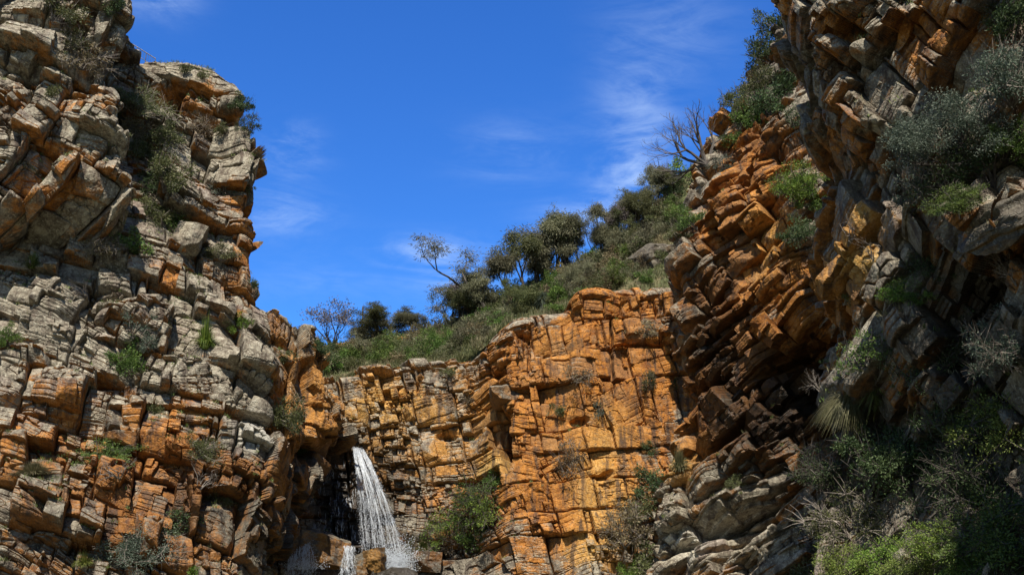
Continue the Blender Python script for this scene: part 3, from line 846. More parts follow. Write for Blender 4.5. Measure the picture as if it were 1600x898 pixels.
def shrub(px, py, rx, ry, kind, mat, label, cat='shrub', group=None, name=None, spin=None, parts=True):
    """a plant rooted where the sight line (px, py) meets the rock; rx, ry: half width and height in picture pixels"""
    pl = place(px, py)
    if pl is None: return None
    loc, nor, t = pl
    m = t / FPX
    up = nor * (.55 if kind != 'bare' else .35) + Vector((0, 0, .75))
    if kind in ('tuft', 'hang'): up = nor * .4 + Vector((0, 0, .9))
    big = 's' if rx < 14 else ('m' if rx < 34 else 'l')
    k = RNG.randrange(3)
    rx *= 1.15; ry *= 1.12
    if px > 1280 and py > 540 and kind != 'hang' and mat not in ('bright', 'yellowgreen'): rx *= 1.18; ry *= 1.15
    sc = (rx * m, rx * m, ry * m)
    spin = RNG.uniform(0, 6.28) if spin is None else spin
    if kind in ('tuft', 'hang'):
        me = with_mat(tuft_mesh(big, k, .9 if kind == 'tuft' else 1.9), LM[mat])
        o = link(name or 'grass_tussock', me)
        q = Vector((0, 0, 1)).rotation_difference(up.normalized())
        o.matrix_world = Matrix.Translation(loc) @ q.to_matrix().to_4x4() @ Matrix.Rotation(spin, 4, 'Z') @ Matrix.Diagonal((*sc, 1))
        o['label'] = label; o['category'] = cat if cat != 'shrub' else 'grass tussock'
        if group: o['group'] = group
        return o
    if kind == 'bare':
        me = with_mat(bare_mesh(k, 3 if rx < 26 else 4), TWIG if mat == 'twig' else WOOD)
        o = link(name or 'bare_shrub', me)
        q = Vector((0, 0, 1)).rotation_difference(up.normalized())
        o.matrix_world = Matrix.Translation(loc) @ q.to_matrix().to_4x4() @ Matrix.Rotation(spin, 4, 'Z') @ Matrix.Diagonal((*sc, 1))
        o['label'] = label; o['category'] = cat if cat != 'shrub' else 'bare shrub'
        if group: o['group'] = group
        return o
    fo, st = bush_mesh(kind, big, k)
    r = root_at(name or 'shrub', loc - up.normalized() * .1, up, sc, spin, label, cat, group)
    link('foliage', with_mat(fo, LM[mat]), None, r)
    if parts: link('stems', with_mat(st, TWIG if mat in ('dry', 'olive', 'greyleaf') else WOOD), None, r)
    return r


def tree(px, py, hpx, kind, mat, label, k=0, wide=1.0, spin=0.0, group=None, dy=0.0, name=None):
    pl = place(px, py)
    if pl is None: return
    loc, nor, t = pl
    s_ = hpx * (1.26 if kind in ('sheoak', 'leaning') else 1.12) * t / FPX; wide *= 1.25 if 640 < px < 900 else 1.08
    tm, cm = tree_mesh(kind, k)
    r = root_at(name or {'sheoak': 'sheoak_tree', 'leaning': 'leaning_tree', 'spreading': 'spreading_tree', 'sparse': 'sparse_tree'}[kind], loc, (0, 0, 1), (s_ * wide, s_ * wide, s_), spin, label, 'tree', group)
    link('trunk', with_mat(tm, WOOD), None, r)
    link('crown', with_mat(cm, LM[mat]), None, r)
    return r


# ---- trees along the ridge
for a_ in [
    (522, 546, 80, 'sparse', 'purple', 'thin grey purple tree at the left end of the ridge, above the waterfall notch', 0, 1.0, .4),
    (612, 530, 52, 'spreading', 'olive', 'low broad olive tree behind the orange ledge right of the grass tree', 0, 1.35, .2),
    (703, 505, 58, 'sparse', 'olive', 'small open twiggy tree at the foot of the row of ridge trees', 1, .9, 1.0),
    (775, 490, 78, 'leaning', 'sheoak', 'leaning tree with a long arching pale branch, left of the tall sheoak', 0, 1.2, .1),
    (740, 500, 52, 'spreading', 'sheoak', 'rounded grey green tree under the arching branch', 1, 1.0, 2.0),
    (832, 462, 108, 'sheoak', 'sheoak', 'tall sheoak with a clear trunk, standing highest left on the ridge', 0, .85, .5),
    (866, 440, 104, 'sheoak', 'sheoak', 'dense dark sheoak just right of the tall one with the clear trunk', 1, .8, 2.4),
    (905, 425, 78, 'leaning', 'sheoak', 'sheoak with a bent trunk leaning left below its neighbours', 1, 1.0, -.2),
    (938, 405, 76, 'sheoak', 'sheoak', 'narrow dark sheoak in the middle of the ridge row', 2, .75, 1.2),
    (970, 395, 72, 'sheoak', 'purple', 'greyish sheoak beside the narrow dark one, upper ridge', 3, .8, 2.9),
    (1003, 365, 72, 'spreading', 'olive', 'bushy olive tree where the ridge meets the right cliff', 2, .75, .9),
    (1030, 335, 70, 'sheoak', 'sheoak', 'feathery sheoak against the sky below the bright green bush', 4, .8, 4.0),
    (895, 455, 46, 'spreading', 'sheoak', 'short spreading tree under the ridge sheoaks', 3, 1.0, 5.0),
    (805, 490, 48, 'spreading', 'olive', 'short olive tree at the foot of the tall sheoak', 0, .9, 3.3),
    (852, 452, 88, 'sheoak', 'sheoak', 'sheoak filling the gap between the tall one and its dense dark neighbour', 2, .9, 3.6),
    (885, 432, 92, 'sheoak', 'olive', 'olive sheoak behind the bent leaning one', 3, .9, 1.9),
    (922, 415, 70, 'spreading', 'sheoak', 'round sheoak crown left of the narrow dark one', 2, .9, 2.6),
    (955, 402, 66, 'spreading', 'olive', 'round olive crown between the narrow dark sheoak and the greyish one', 0, .8, 4.4),
    (986, 380, 70, 'sheoak', 'sheoak', 'upright sheoak left of the bushy olive tree', 1, .8, .3),
    (1018, 352, 66, 'spreading', 'sheoak', 'round crown right of the bushy olive tree', 1, .8, 3.1),
    (725, 508, 56, 'spreading', 'olive', 'low olive crown left of the rounded grey green tree', 2, .9, 1.4),
    (760, 498, 60, 'sheoak', 'sheoak', 'feathery low sheoak in front of the arching branch', 2, 1.0, 5.2),
    (645, 522, 34, 'spreading', 'sheoak', 'low crown at the right end of the hilltop ledge', 3, 1.3, 2.2),
    (1048, 312, 56, 'spreading', 'olive', 'olive crown on the skyline just below the bright bush', 3, .8, 1.1),
    (790, 482, 84, 'sheoak', 'sheoak', 'sheoak between the arching branch and the tall sheoak', 3, .85, 2.0),
    (815, 470, 96, 'sheoak', 'olive', 'olive sheoak just left of the tall one with the clear trunk', 4, .8, 4.5),
    (748, 494, 70, 'sheoak', 'sheoak', 'sheoak behind the arching branch', 0, .9, 3.3),
    (718, 504, 58, 'sheoak', 'purple', 'thin greyish sheoak near the left foot of the ridge row', 1, .9, .7),
    (880, 436, 96, 'sheoak', 'sheoak', 'sheoak rising behind the dense dark one', 0, .7, 5.1),
    (585, 536, 42, 'spreading', 'sheoak', 'grey green crown right behind the grass tree', 1, 1.2, 4.0),
]:
    tree(*a_, group='trees along the ridge')

for x, y, z, h_, k in ((13.4, 21.6, 29.0, 8.0, 0), (14.9, 24.6, 24.0, 8.5, 2), (16.6, 27.4, 26.0, 7.0, 1), (18.4, 31.0, 26.0, 7.5, 3)):  # added out-of-view trees that break the spur's shade into dapples
    tm, cm = tree_mesh('sheoak', k)
    r = root_at('sheoak_tree', (x, y, z), (0, 0, 1), (h_, h_, h_), k * 1.3, 'sheoak added out of view on the shade spur, dappling the bank below', 'tree', 'added shade trees out of view')
    link('trunk', with_mat(tm, WOOD), None, r); link('crown', with_mat(cm, LM['sheoak']), None, r)

# the burnt bare tree on the right ridge
pl = place(1104, 244)
if pl:
    s_ = 100 * pl[2] / FPX
    sb = Buf(); rng = np.random.default_rng(12)
    for d in ((-1.0, -.1, .22), (-.8, .1, .6), (-.35, 0, 1.0), (-.1, .1, 1.1), (.25, 0, 1.0), (-1.0, .2, .05)):
        branch(sb, (0, 0, -.15), unit(np.array(d)), .40, .030, 4, rng, [], .36, .07, 4, (3, 3), .13, .70)
    r = root_at('bare_tree', pl[0], (0, 0, 1), (s_, s_, s_), 0, 'leafless dark tree fanning its branches against the sky on the right ridge', 'tree')
    link('branches', sb.mesh('branches'), WOOD, r)

PL = [
    # left outcrop and left cliff
    (90, 30, 30, 30, 'leafy', 'olive', 'olive bush at the very top of the left outcrop'),
    (186, 16, 17, 26, 'leafy', 'dark', 'dark bush on the top corner of the left outcrop, against the sky'),
    (125, 100, 30, 30, 'open', 'dry', 'dry thin bush under the overhang near the top of the left outcrop'),
    (112, 78, 22, 26, 'open', 'olive', 'straggly olive bush just above the dry one on the left outcrop'),
    (83, 150, 11, 18, 'leafy', 'olive', 'tiny olive bush in a crack in the middle of the left outcrop'),
    (218, 172, 36, 30, 'leafy', 'olive', 'wide olive bush high in the gully beside the left outcrop'),
    (190, 182, 17, 20, 'open', 'dark', 'dark twiggy bush against the edge of the left outcrop'),
    (212, 215, 22, 24, 'open', 'dry', 'dry brown bush in the upper gully of the left cliff'),
    (262, 222, 22, 26, 'leafy', 'olive', 'olive bush at the right side of the upper gully'),
    (238, 255, 26, 34, 'leafy', 'olive', 'thick olive bush in the middle of the gully'),
    (262, 290, 26, 40, 'leafy', 'olive', 'tall olive bush low in the gully above the bright green one'),
    (228, 300, 22, 30, 'open', 'dark', 'dark thin bush low in the gully, left side'),
    (272, 348, 36, 28, 'leafy', 'green', 'fresh green bush above the big tilted boulder on the left cliff'),
    (228, 338, 26, 28, 'leafy', 'olive', 'olive bush directly left of the fresh green bush'),
    (168, 385, 34, 24, 'open', 'dry', 'brown straggly bush across the ledge below the left outcrop'),
    (200, 392, 24, 30, 'leafy', 'green', 'green bush at the right end of the brown straggly one'),
    (318, 210, 22, 18, 'open', 'dry', 'pale dry bush on the ledge under the cliff-top overhang'),
    (345, 205, 12, 12, 'leafy', 'olive', 'small olive bush beside the pale dry one under the overhang'),
    (375, 168, 15, 20, 'leafy', 'dark', 'dark bush on the right shoulder of the left cliff top'),
    (386, 208, 15, 24, 'open', 'dark', 'dark open bush hanging off the left cliff edge below its shoulder'),
    (392, 298, 9, 14, 'open', 'dark', 'small twig bush sticking out of the left cliff edge halfway down'),
    (393, 418, 8, 14, 'leafy', 'dark', 'little dark bush at the foot of the left cliff edge'),
    (290, 112, 10, 12, 'leafy', 'olive', 'small bush on the rim of the left cliff'),
    (318, 122, 9, 11, 'leafy', 'olive', 'lowest small olive bush on the sloping rim of the left cliff'),
    (345, 305, 22, 16, 'open', 'greyleaf', 'pale grey bush on the right part of the left cliff'),
    (346, 402, 24, 18, 'leafy', 'olive', 'low olive bush right of the big tilted boulder'),
    (320, 545, 22, 42, 'tuft', 'bright', 'bright green tussock in the middle of the left cliff'),
    (372, 512, 17, 28, 'leafy', 'bright', 'bright green bush right of the bright tussock'),
    (192, 570, 24, 32, 'leafy', 'green', 'green bush among the dark blocks of the left cliff'),
    (214, 515, 24, 26, 'open', 'greyleaf', 'pale green thin bush above the dark blocks'),
    (232, 545, 16, 18, 'open', 'greyleaf', 'small pale bush right of the green bush among the dark blocks'),
    (132, 462, 26, 34, 'bare', 'wood', 'leafless dark shrub left of centre on the left cliff'),
    (50, 420, 22, 20, 'tuft', 'blade', 'green tussock at the far left below the outcrop'),
    (16, 535, 14, 26, 'leafy', 'green', 'green bush at the left edge halfway down'),
    (458, 668, 24, 44, 'leafy', 'olive', 'olive bush clinging to the buttress above the waterfall'),
    (470, 705, 15, 20, 'leafy', 'green', 'small green bush under the olive one on the buttress'),
    (172, 710, 40, 22, 'leafy', 'green', 'low green bush over a grey twig tangle, lower left cliff'),
    (185, 745, 38, 34, 'bare', 'twig', 'grey twig tangle under the low green bush'),
    (315, 715, 34, 30, 'leafy', 'olive', 'olive bush below the white lichen blocks'),
    (312, 762, 32, 40, 'bare', 'twig', 'pale bare roots and twigs below the white lichen blocks'),
    (348, 785, 18, 18, 'leafy', 'olive', 'small olive bush at the lower right of the pale roots'),
    (375, 742, 11, 12, 'open', 'greyleaf', 'tiny pale bush right of the pale roots'),
    (212, 868, 42, 38, 'leafy', 'greyleaf', 'dark grey green bush near the bottom of the left cliff'),
    (132, 882, 16, 18, 'tuft', 'yellowgreen', 'yellow green tussock at the bottom, left of the grey green bush'),
    (300, 893, 9, 14, 'leafy', 'bright', 'tiny bright green plant at the bottom of the left cliff'),
    (285, 825, 26, 24, 'open', 'dark', 'dark thin bush in the shadowed cleft of the lower left cliff'),
    (246, 642, 11, 16, 'leafy', 'olive', 'little olive plant above the low green bush'),
    (52, 742, 34, 16, 'tuft', 'straw', 'dry straw tussock on the ledge at the lower left edge'),
    (452, 560, 12, 16, 'leafy', 'olive', 'small olive bush near the top of the buttress'),
    # waterfall cliff
    (750, 788, 34, 40, 'open', 'green', 'large green bush right of the waterfall, topmost of its clump'),
    (700, 828, 34, 34, 'open', 'bright', 'large bright bush right of the waterfall, left side of the clump'),
    (768, 812, 28, 36, 'open', 'bright', 'green bush at the right side of the clump by the waterfall'),
    (736, 850, 26, 36, 'leafy', 'green', 'darker green bush at the bottom of the clump by the waterfall'),
    (775, 760, 15, 24, 'leafy', 'green', 'small green bush under the slot beside the overhanging block'),
    (682, 852, 26, 22, 'open', 'dry', 'dry thin bush at the lower left of the green clump'),
    (636, 868, 18, 26, 'tuft', 'straw', 'straw coloured tussock beside the splash of the waterfall'),
    (662, 862, 16, 22, 'tuft', 'blade', 'green tussock between the splash and the dry bush'),
    (902, 592, 19, 20, 'open', 'dry', 'dry bush in the middle of the orange face'),
    (892, 728, 22, 32, 'open', 'dry', 'dry brown bush low on the orange face'),
    (1008, 520, 24, 16, 'open', 'dry', 'dry bush on the long ledge of the orange face'),
    (870, 645, 11, 14, 'leafy', 'olive', 'small olive plant left of centre on the orange face'),
    (935, 645, 10, 18, 'open', 'greyleaf', 'small pale plant right of centre on the orange face'),
    (1012, 608, 15, 24, 'open', 'olive', 'olive plant at the right edge of the orange face'),
    (700, 585, 12, 14, 'leafy', 'olive', 'olive plant hanging from the rim above the waterfall wall'),
    (728, 632, 12, 20, 'open', 'dry', 'dry plant in a seam left of the overhanging block'),
    (1022, 765, 24, 34, 'leafy', 'dark', 'dark bush in the corner below the orange face, topmost of its column'),
    (1006, 810, 28, 36, 'leafy', 'olive', 'olive bush in the middle of the column in the corner'),
    (978, 845, 30, 36, 'open', 'dry', 'brown dry bush at the left of the column in the corner'),
    (1004, 885, 32, 36, 'leafy', 'olive', 'broad olive bush at the bottom of the column in the corner'),
    (972, 806, 20, 24, 'open', 'dry', 'small brown bush left of the middle of the column in the corner'),
    (984, 897, 16, 18, 'leafy', 'bright', 'bright green plant at the bottom edge below the corner bushes'),
    (1062, 735, 20, 30, 'tuft', 'straw', 'straw tussock on the shoulder right of the corner bushes'),
    (1012, 705, 14, 16, 'leafy', 'dark', 'little dark bush in the seam right of the orange face'),
    # right cliff
    (1250, 305, 34, 44, 'leafy', 'bright', 'bright green bush on the right cliff under the dark overhang'),
    (1268, 320, 22, 24, 'leafy', 'green', 'green bush at the right foot of the bright one'),
    (1226, 300, 18, 22, 'open', 'dry', 'dry twiggy bush left of the bright one'),
    (1246, 368, 24, 24, 'leafy', 'dark', 'dark green bush below the bright one on the right cliff'),
    (1172, 200, 28, 34, 'leafy', 'green', 'green bush on the right ridge shoulder'),
    (1140, 232, 18, 24, 'leafy', 'green', 'small green bush left of the ridge shoulder bush'),
    (1066, 285, 26, 30, 'leafy', 'bright', 'bright bush at the skyline under the bare tree'),
    (1046, 290, 20, 30, 'leafy', 'dark', 'dark bush at the skyline left of the bright one'),
    (1084, 352, 20, 28, 'leafy', 'green', 'green bush where the ridge meets the right cliff'),
    (1060, 372, 16, 20, 'leafy', 'olive', 'olive bush beside the green one at the top of the corner'),
    (1125, 268, 16, 22, 'open', 'greyleaf', 'pale thin bush on the right cliff under the skyline'),
    (1214, 46, 18, 36, 'leafy', 'dark', 'dark bush touching the upper right outcrop, topmost'),
    (1202, 92, 24, 36, 'leafy', 'dark', 'dark bush on the steep ridge, second from the top'),
    (1222, 130, 24, 40, 'leafy', 'dark', 'dark bush tucked against the upper right outcrop'),
    (1186, 140, 24, 32, 'leafy', 'olive', 'olive bush on the steep ridge, third from the top'),
    (1160, 172, 24, 30, 'leafy', 'olive', 'olive bush on the steep ridge, lowest left'),
    (1206, 180, 30, 36, 'leafy', 'dark', 'large dark bush at the foot of the steep ridge'),
    (1242, 190, 20, 30, 'open', 'dark', 'dark thin bush in the shade of the right outcrop'),
    (1150, 140, 30, 44, 'bare', 'wood', 'bare shrub reaching left from the steep ridge'),
    (1184, 92, 20, 36, 'bare', 'wood', 'small bare shrub higher on the steep ridge'),
    (1126, 190, 22, 40, 'bare', 'wood', 'bare shrub between the leafless tree and the steep ridge'),
    (1150, 760, 14, 16, 'leafy', 'olive', 'olive tuft on the layered ledges of the right cliff'),
    (1058, 612, 13, 20, 'leafy', 'dark', 'dark plant on the edge of the right cliff beside the orange face'),
    # right outcrop
    (1535, 40, 22, 26, 'leafy', 'olive', 'olive bush high on the right outcrop'),
    (1585, 60, 32, 60, 'leafy', 'dark', 'dark bush at the upper right corner'),
    (1580, 150, 50, 66, 'leafy', 'greyleaf', 'grey green bush at the right edge beside the big olive crown'),
    (1545, 280, 56, 64, 'leafy', 'dark', 'dark bush below the big olive crown'),
    (1575, 240, 40, 50, 'leafy', 'green', 'green bush at the right edge below the grey green one'),
    (1480, 290, 46, 50, 'open', 'dark', 'thin dark bush below the left side of the big olive crown'),
    (1500, 322, 36, 30, 'leafy', 'green', 'leafy green bush over the big rounded boulder'),
    (1440, 300, 30, 36, 'open', 'greyleaf', 'pale open bush left of the thin dark bush'),
    (1326, 380, 36, 44, 'bare', 'twig', 'tangle of pale twigs above the yellow slab'),
    (1365, 405, 30, 34, 'bare', 'twig', 'pale twigs between the yellow slab and the tall grey slab'),
    (1322, 468, 20, 24, 'leafy', 'olive', 'olive bush below the yellow slab'),
    (1410, 465, 34, 26, 'leafy', 'bright', 'bright mossy plant on the ledge above the grey slab'),
    (1450, 430, 28, 26, 'open', 'dark', 'thin dark bush right of the mossy ledge'),
    (1320, 636, 38, 44, 'hang', 'straw', 'big shaggy tussock drooping over the right outcrop'),
    (1362, 620, 24, 34, 'hang', 'blade', 'green drooping tussock at the right of the shaggy one'),
    (1280, 610, 26, 34, 'bare', 'twig', 'pale bare twigs left of the shaggy tussock'),
    (1350, 560, 26, 30, 'open', 'green', 'thin green bush under the grey slab'),
    (1420, 590, 34, 36, 'open', 'dark', 'thin dark bush right of the thin green one'),
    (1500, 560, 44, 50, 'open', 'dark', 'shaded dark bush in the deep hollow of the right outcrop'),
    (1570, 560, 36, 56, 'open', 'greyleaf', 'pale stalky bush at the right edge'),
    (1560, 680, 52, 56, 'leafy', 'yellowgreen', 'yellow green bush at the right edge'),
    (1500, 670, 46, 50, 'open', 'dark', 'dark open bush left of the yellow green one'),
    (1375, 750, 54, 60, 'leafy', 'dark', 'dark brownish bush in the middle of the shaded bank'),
    (1300, 760, 40, 50, 'open', 'dark', 'dark open bush at the left of the shaded bank'),
    (1330, 830, 46, 48, 'open', 'olive', 'olive open bush below the dark brownish one'),
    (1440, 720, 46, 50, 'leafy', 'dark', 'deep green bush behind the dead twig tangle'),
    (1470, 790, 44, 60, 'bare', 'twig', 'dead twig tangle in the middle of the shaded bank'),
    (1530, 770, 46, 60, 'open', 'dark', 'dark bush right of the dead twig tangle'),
    (1565, 770, 40, 70, 'bare', 'twig', 'bare hanging branches near the right edge'),
    (1385, 876, 44, 32, 'leafy', 'bright', 'brightest green bush at the bottom of the shaded bank'),
    (1480, 872, 60, 40, 'leafy', 'bright', 'bright green bush at the bottom, under the dead twig tangle'),
    (1320, 893, 42, 36, 'leafy', 'yellowgreen', 'yellow green bush at the bottom left of the bank'),
    (1560, 850, 56, 46, 'leafy', 'green', 'green bush at the bottom right corner'),
    (1430, 895, 40, 30, 'leafy', 'yellowgreen', 'low yellow green bush at the bottom edge between two bright ones'),
    (1530, 895, 50, 34, 'leafy', 'green', 'low green bush at the bottom edge near the right corner'),
    (1265, 893, 30, 30, 'leafy', 'olive', 'olive bush at the bottom where the right rock ends'),
    (1585, 440, 24, 60, 'bare', 'twig', 'thin pale stalks rising at the right edge'),
    # hilltop
    (497, 552, 14, 22, 'leafy', 'dark', 'dark bush at the left end of the ridge, against the rock'),
    (1010, 440, 15, 18, 'leafy', 'green', 'green bush at the right end of the orange rim'),
    (960, 445, 26, 26, 'tuft', 'bright', 'bright tussock above the orange rim'),
    (650, 545, 20, 14, 'open', 'olive', 'thin olive bush at the end of the orange ledge'),
    (868, 486, 12, 14, 'leafy', 'green', 'green plant beside the second grass tree'),
]
for a_ in PL:
    shrub(*a_)

# the big olive crown on the right outcrop
pl = place(1495, 215)
if pl:
    m_ = pl[2] / FPX
    sb, fb = Buf(), Buf(); rng = np.random.default_rng(77); tips = []
    for d in ((-.7, -.1, .6), (-.2, -.4, .9), (.4, -.2, .8), (.9, -.1, .5), (-1, -.2, .25), (.1, -.6, .5)):
        branch(sb, (0, .3, -.4), unit(np.array(d)), .52, .035, 3, rng, tips, .55, .05, 4, (3, 4), .14, .72)
    for p, d in tips:
        n_ = int(70 * rng.uniform(.5, 1.5)); o_ = unit(rng.normal(size=(n_, 3))) * (rng.uniform(0, 1, (n_, 1)) ** .5) * rng.uniform(.10, .20) * np.array((1.2, 1.2, .8))
        leaves(fb, p + o_, o_ + rng.normal(0, .08, (n_, 3)), .042, .018, rng, rng.uniform(.2, .8))
    r = root_at('olive_tree', pl[0], (0, 0, 1), (88 * m_, 80 * m_, 84 * m_), 0, 'big grey green olive crown spreading over the upper right outcrop', 'tree')
    link('trunk', sb.mesh('trunk', True), WOOD, r); link('crown', fb.mesh('crown'), LM['greyleaf'], r)

# ---- grass trees: trunk, skirt of blades and flower spike
def grass_tree(px, py, rpx, label, spike):
    pl = place(px, py)
    if pl is None: return
    m_ = pl[2] / FPX * rpx
    rng = np.random.default_rng(int(px)); fb = Buf(); n = 420
    d = unit(rng.normal(size=(n, 3)) + np.array((0, 0, .35)))
    s_ = unit(np.cross(d, np.array((0.1, .2, 1.)))); b0 = np.array((0, 0, .75)) + d * .05
    rows = []
    for f in (0, .5, 1.0):
        p = b0 + d * f * .95 + np.array((0, 0, -.45)) * f * f
        rows += [p - s_ * .012 * (1.2 - f), p + s_ * .012 * (1.2 - f)]
    V = np.stack(rows, 1).reshape(-1, 3); i0 = np.arange(n)[:, None] * 6
    fb.add(V, np.concatenate([i0 + np.array((2 * j, 2 * j + 1, 2 * j + 3, 2 * j + 2)) for j in (0, 1)], 0), np.tile(rng.uniform(0, 1, n), 2))
    r = root_at('grass_tree', pl[0], (0, 0, 1), (m_, m_, m_), 0, label, 'grass tree')
    link('crown', fb.mesh('crown'), LM['greyleaf'], r)
    tb_ = Buf(); tube(tb_, [(0, 0, -.3), (.02, 0, .3), (0, 0, .8)], [.22, .20, .16], 7); link('trunk', tb_.mesh('trunk', True), WOOD, r)
    if spike:
        sp = Buf(); tube(sp, [(0, 0, .8), (-.04, 0, 1.8), (-.06, 0, 2.9), (-.06, 0, 3.0)], [.05, .06, .07, .02], 6); link('flower_spike', sp.mesh('flower_spike', True), WOOD, r)


grass_tree(566, 536, 20, 'grass tree with a tall dark flower spike above the waterfall wall', True)
grass_tree(848, 482, 22, 'spiky round grass tree on the rim of the orange face', False)

# ---- shrubs scattered over the hillside
hs_lab = {'olive': 'olive scrub bush among the undergrowth of the hillside', 'green': 'green scrub bush among the undergrowth of the hillside',
          'dry': 'dry brown scrub bush among the undergrowth of the hillside', 'sheoak': 'dull grey green scrub bush among the undergrowth of the hillside'}
rr = random.Random(31)
cnt = 0
for i in range(600):
    px = rr.uniform(495, 1065)
    top = float(np.interp(px, [480, 560, 640, 700, 760, 800, 870, 920, 1000, 1060], [552, 540, 526, 508, 480, 464, 432, 410, 352, 284]))
    bot = float(np.interp(px, [480, 560, 640, 700, 760, 800, 870, 920, 1000, 1060], [588, 578, 564, 558, 524, 494, 478, 456, 446, 390]))
    py = top + (bot - top) * rr.random() ** .8
    h = hit(px, py)
    if h is None or h[3] is not slope: continue
    mt = rr.choice(['olive', 'olive', 'green', 'dry', 'sheoak', 'sheoak'])
    shrub(px, py, rr.uniform(10, 24), rr.uniform(14, 30), rr.choice(['leafy', 'leafy', 'open']), mt, hs_lab[mt], 'shrub', 'scrub bushes on the hillside', parts=False)
    cnt += 1
    if cnt >= 170: break

# ---- grass of the hillside and small growth in the cracks: nobody could count it
def blades_stuff(name, pts, nrm, hgt, mat, label, seed, per=5, kind_w=.05):
    rng = np.random.default_rng(seed); n = len(pts) * per
    C = np.repeat(pts, per, 0) + rng.normal(0, .12, (n, 3)) * np.array((1, 1, .15)); U = np.repeat(nrm, per, 0)
    D = unit(U * .35 + np.array((0, 0, .8)) + rng.normal(0, .42, (n, 3)))
    fb = Buf(); leaves(fb, C - D * .05, D, hgt, kind_w, rng)
    return link(name, fb.mesh(name), LM[mat], kind='stuff', label=label, category='grass')


pts = [[], []]
V = np.zeros(len(slope.data.vertices) * 3, np.float32); slope.data.vertices.foreach_get('co', V); V = V.reshape(-1, 3).astype(float)
qx, qy = to_px(V)
ok = (qx > 470) & (qx < 1230) & (V[:, 1] < 135)
cand = V[ok]
rng = np.random.default_rng(8)
sel = cand[rng.integers(0, len(cand), 9000)] + rng.normal(0, .15, (9000, 3)) * np.array((1, 1, 0))
clump = pn(sel[:, 0] * .35, sel[:, 1] * .35, 44)
blades_stuff('hillside_grass', sel[clump > -.05], np.tile((0, 0, 1.), (int((clump > -.05).sum()), 1)), .62, 'olive', 'green grass growing over the hillside', 1, 5, .07)
blades_stuff('dry_hillside_grass', sel[clump <= -.05], np.tile((0, 0, 1.), (int((clump <= -.05).sum()), 1)), .6, 'straw', 'dry grass growing between the hillside bushes', 2, 4, .06)

lp, ln = [], []
for o, lo, k in ((left_main, .60, 900), (left_out, .60, 240), (falls_wall, .62, 160), (right_wall, .5, 260), (right_out, .35, 1100)):
    nf = len(o.data.polygons)
    nn_ = np.zeros(nf * 3, np.float32); o.data.polygons.foreach_get('normal', nn_); nn_ = nn_.reshape(-1, 3)
    cc = np.zeros(nf * 3, np.float32); o.data.polygons.foreach_get('center', cc); cc = cc.reshape(-1, 3).astype(float)
    qx, qy = to_px(cc)
    w_ = (nn_[:, 2] > lo) & (qx > -20) & (qx < 1620) & (qy > -20) & (qy < 920)
    patch = pn(cc[:, 0] * .22 + cc[:, 1] * .1, cc[:, 2] * .22, 71)
    w_ &= patch > .02
    if o in (left_main, left_out):
        w_ |= (nn_[:, 2] > .1) & (np.abs(qx - 235 - (qy - 240) * .12) < 34) & (qy > 120) & (qy < 370) & (pn(cc[:, 0] * .5, cc[:, 2] * .5, 5) > -.1)
    if o is right_out:
        w_ |= (qx > 1280) & (qy > 560) & (pn(cc[:, 1] * .4, cc[:, 2] * .4, 6) > .0)
    ii = np.nonzero(w_)[0]
    if len(ii) == 0: continue
    ii = ii[rng.integers(0, len(ii), k)]
    lp.append(cc[ii]); ln.append(nn_[ii])
lp = np.concatenate(lp); ln = np.concatenate(ln)
h_ = rng.uniform(0, 1, len(lp)) < .55
blades_stuff('ledge_grass', lp[h_], ln[h_], .32, 'blade', 'small green growth on ledges and in cracks of the cliffs', 3, 12, .045)
blades_stuff('dry_ledge_grass', lp[~h_], ln[~h_], .34, 'straw', 'dry grass wisps on ledges and in cracks of the cliffs', 4, 10, .035)
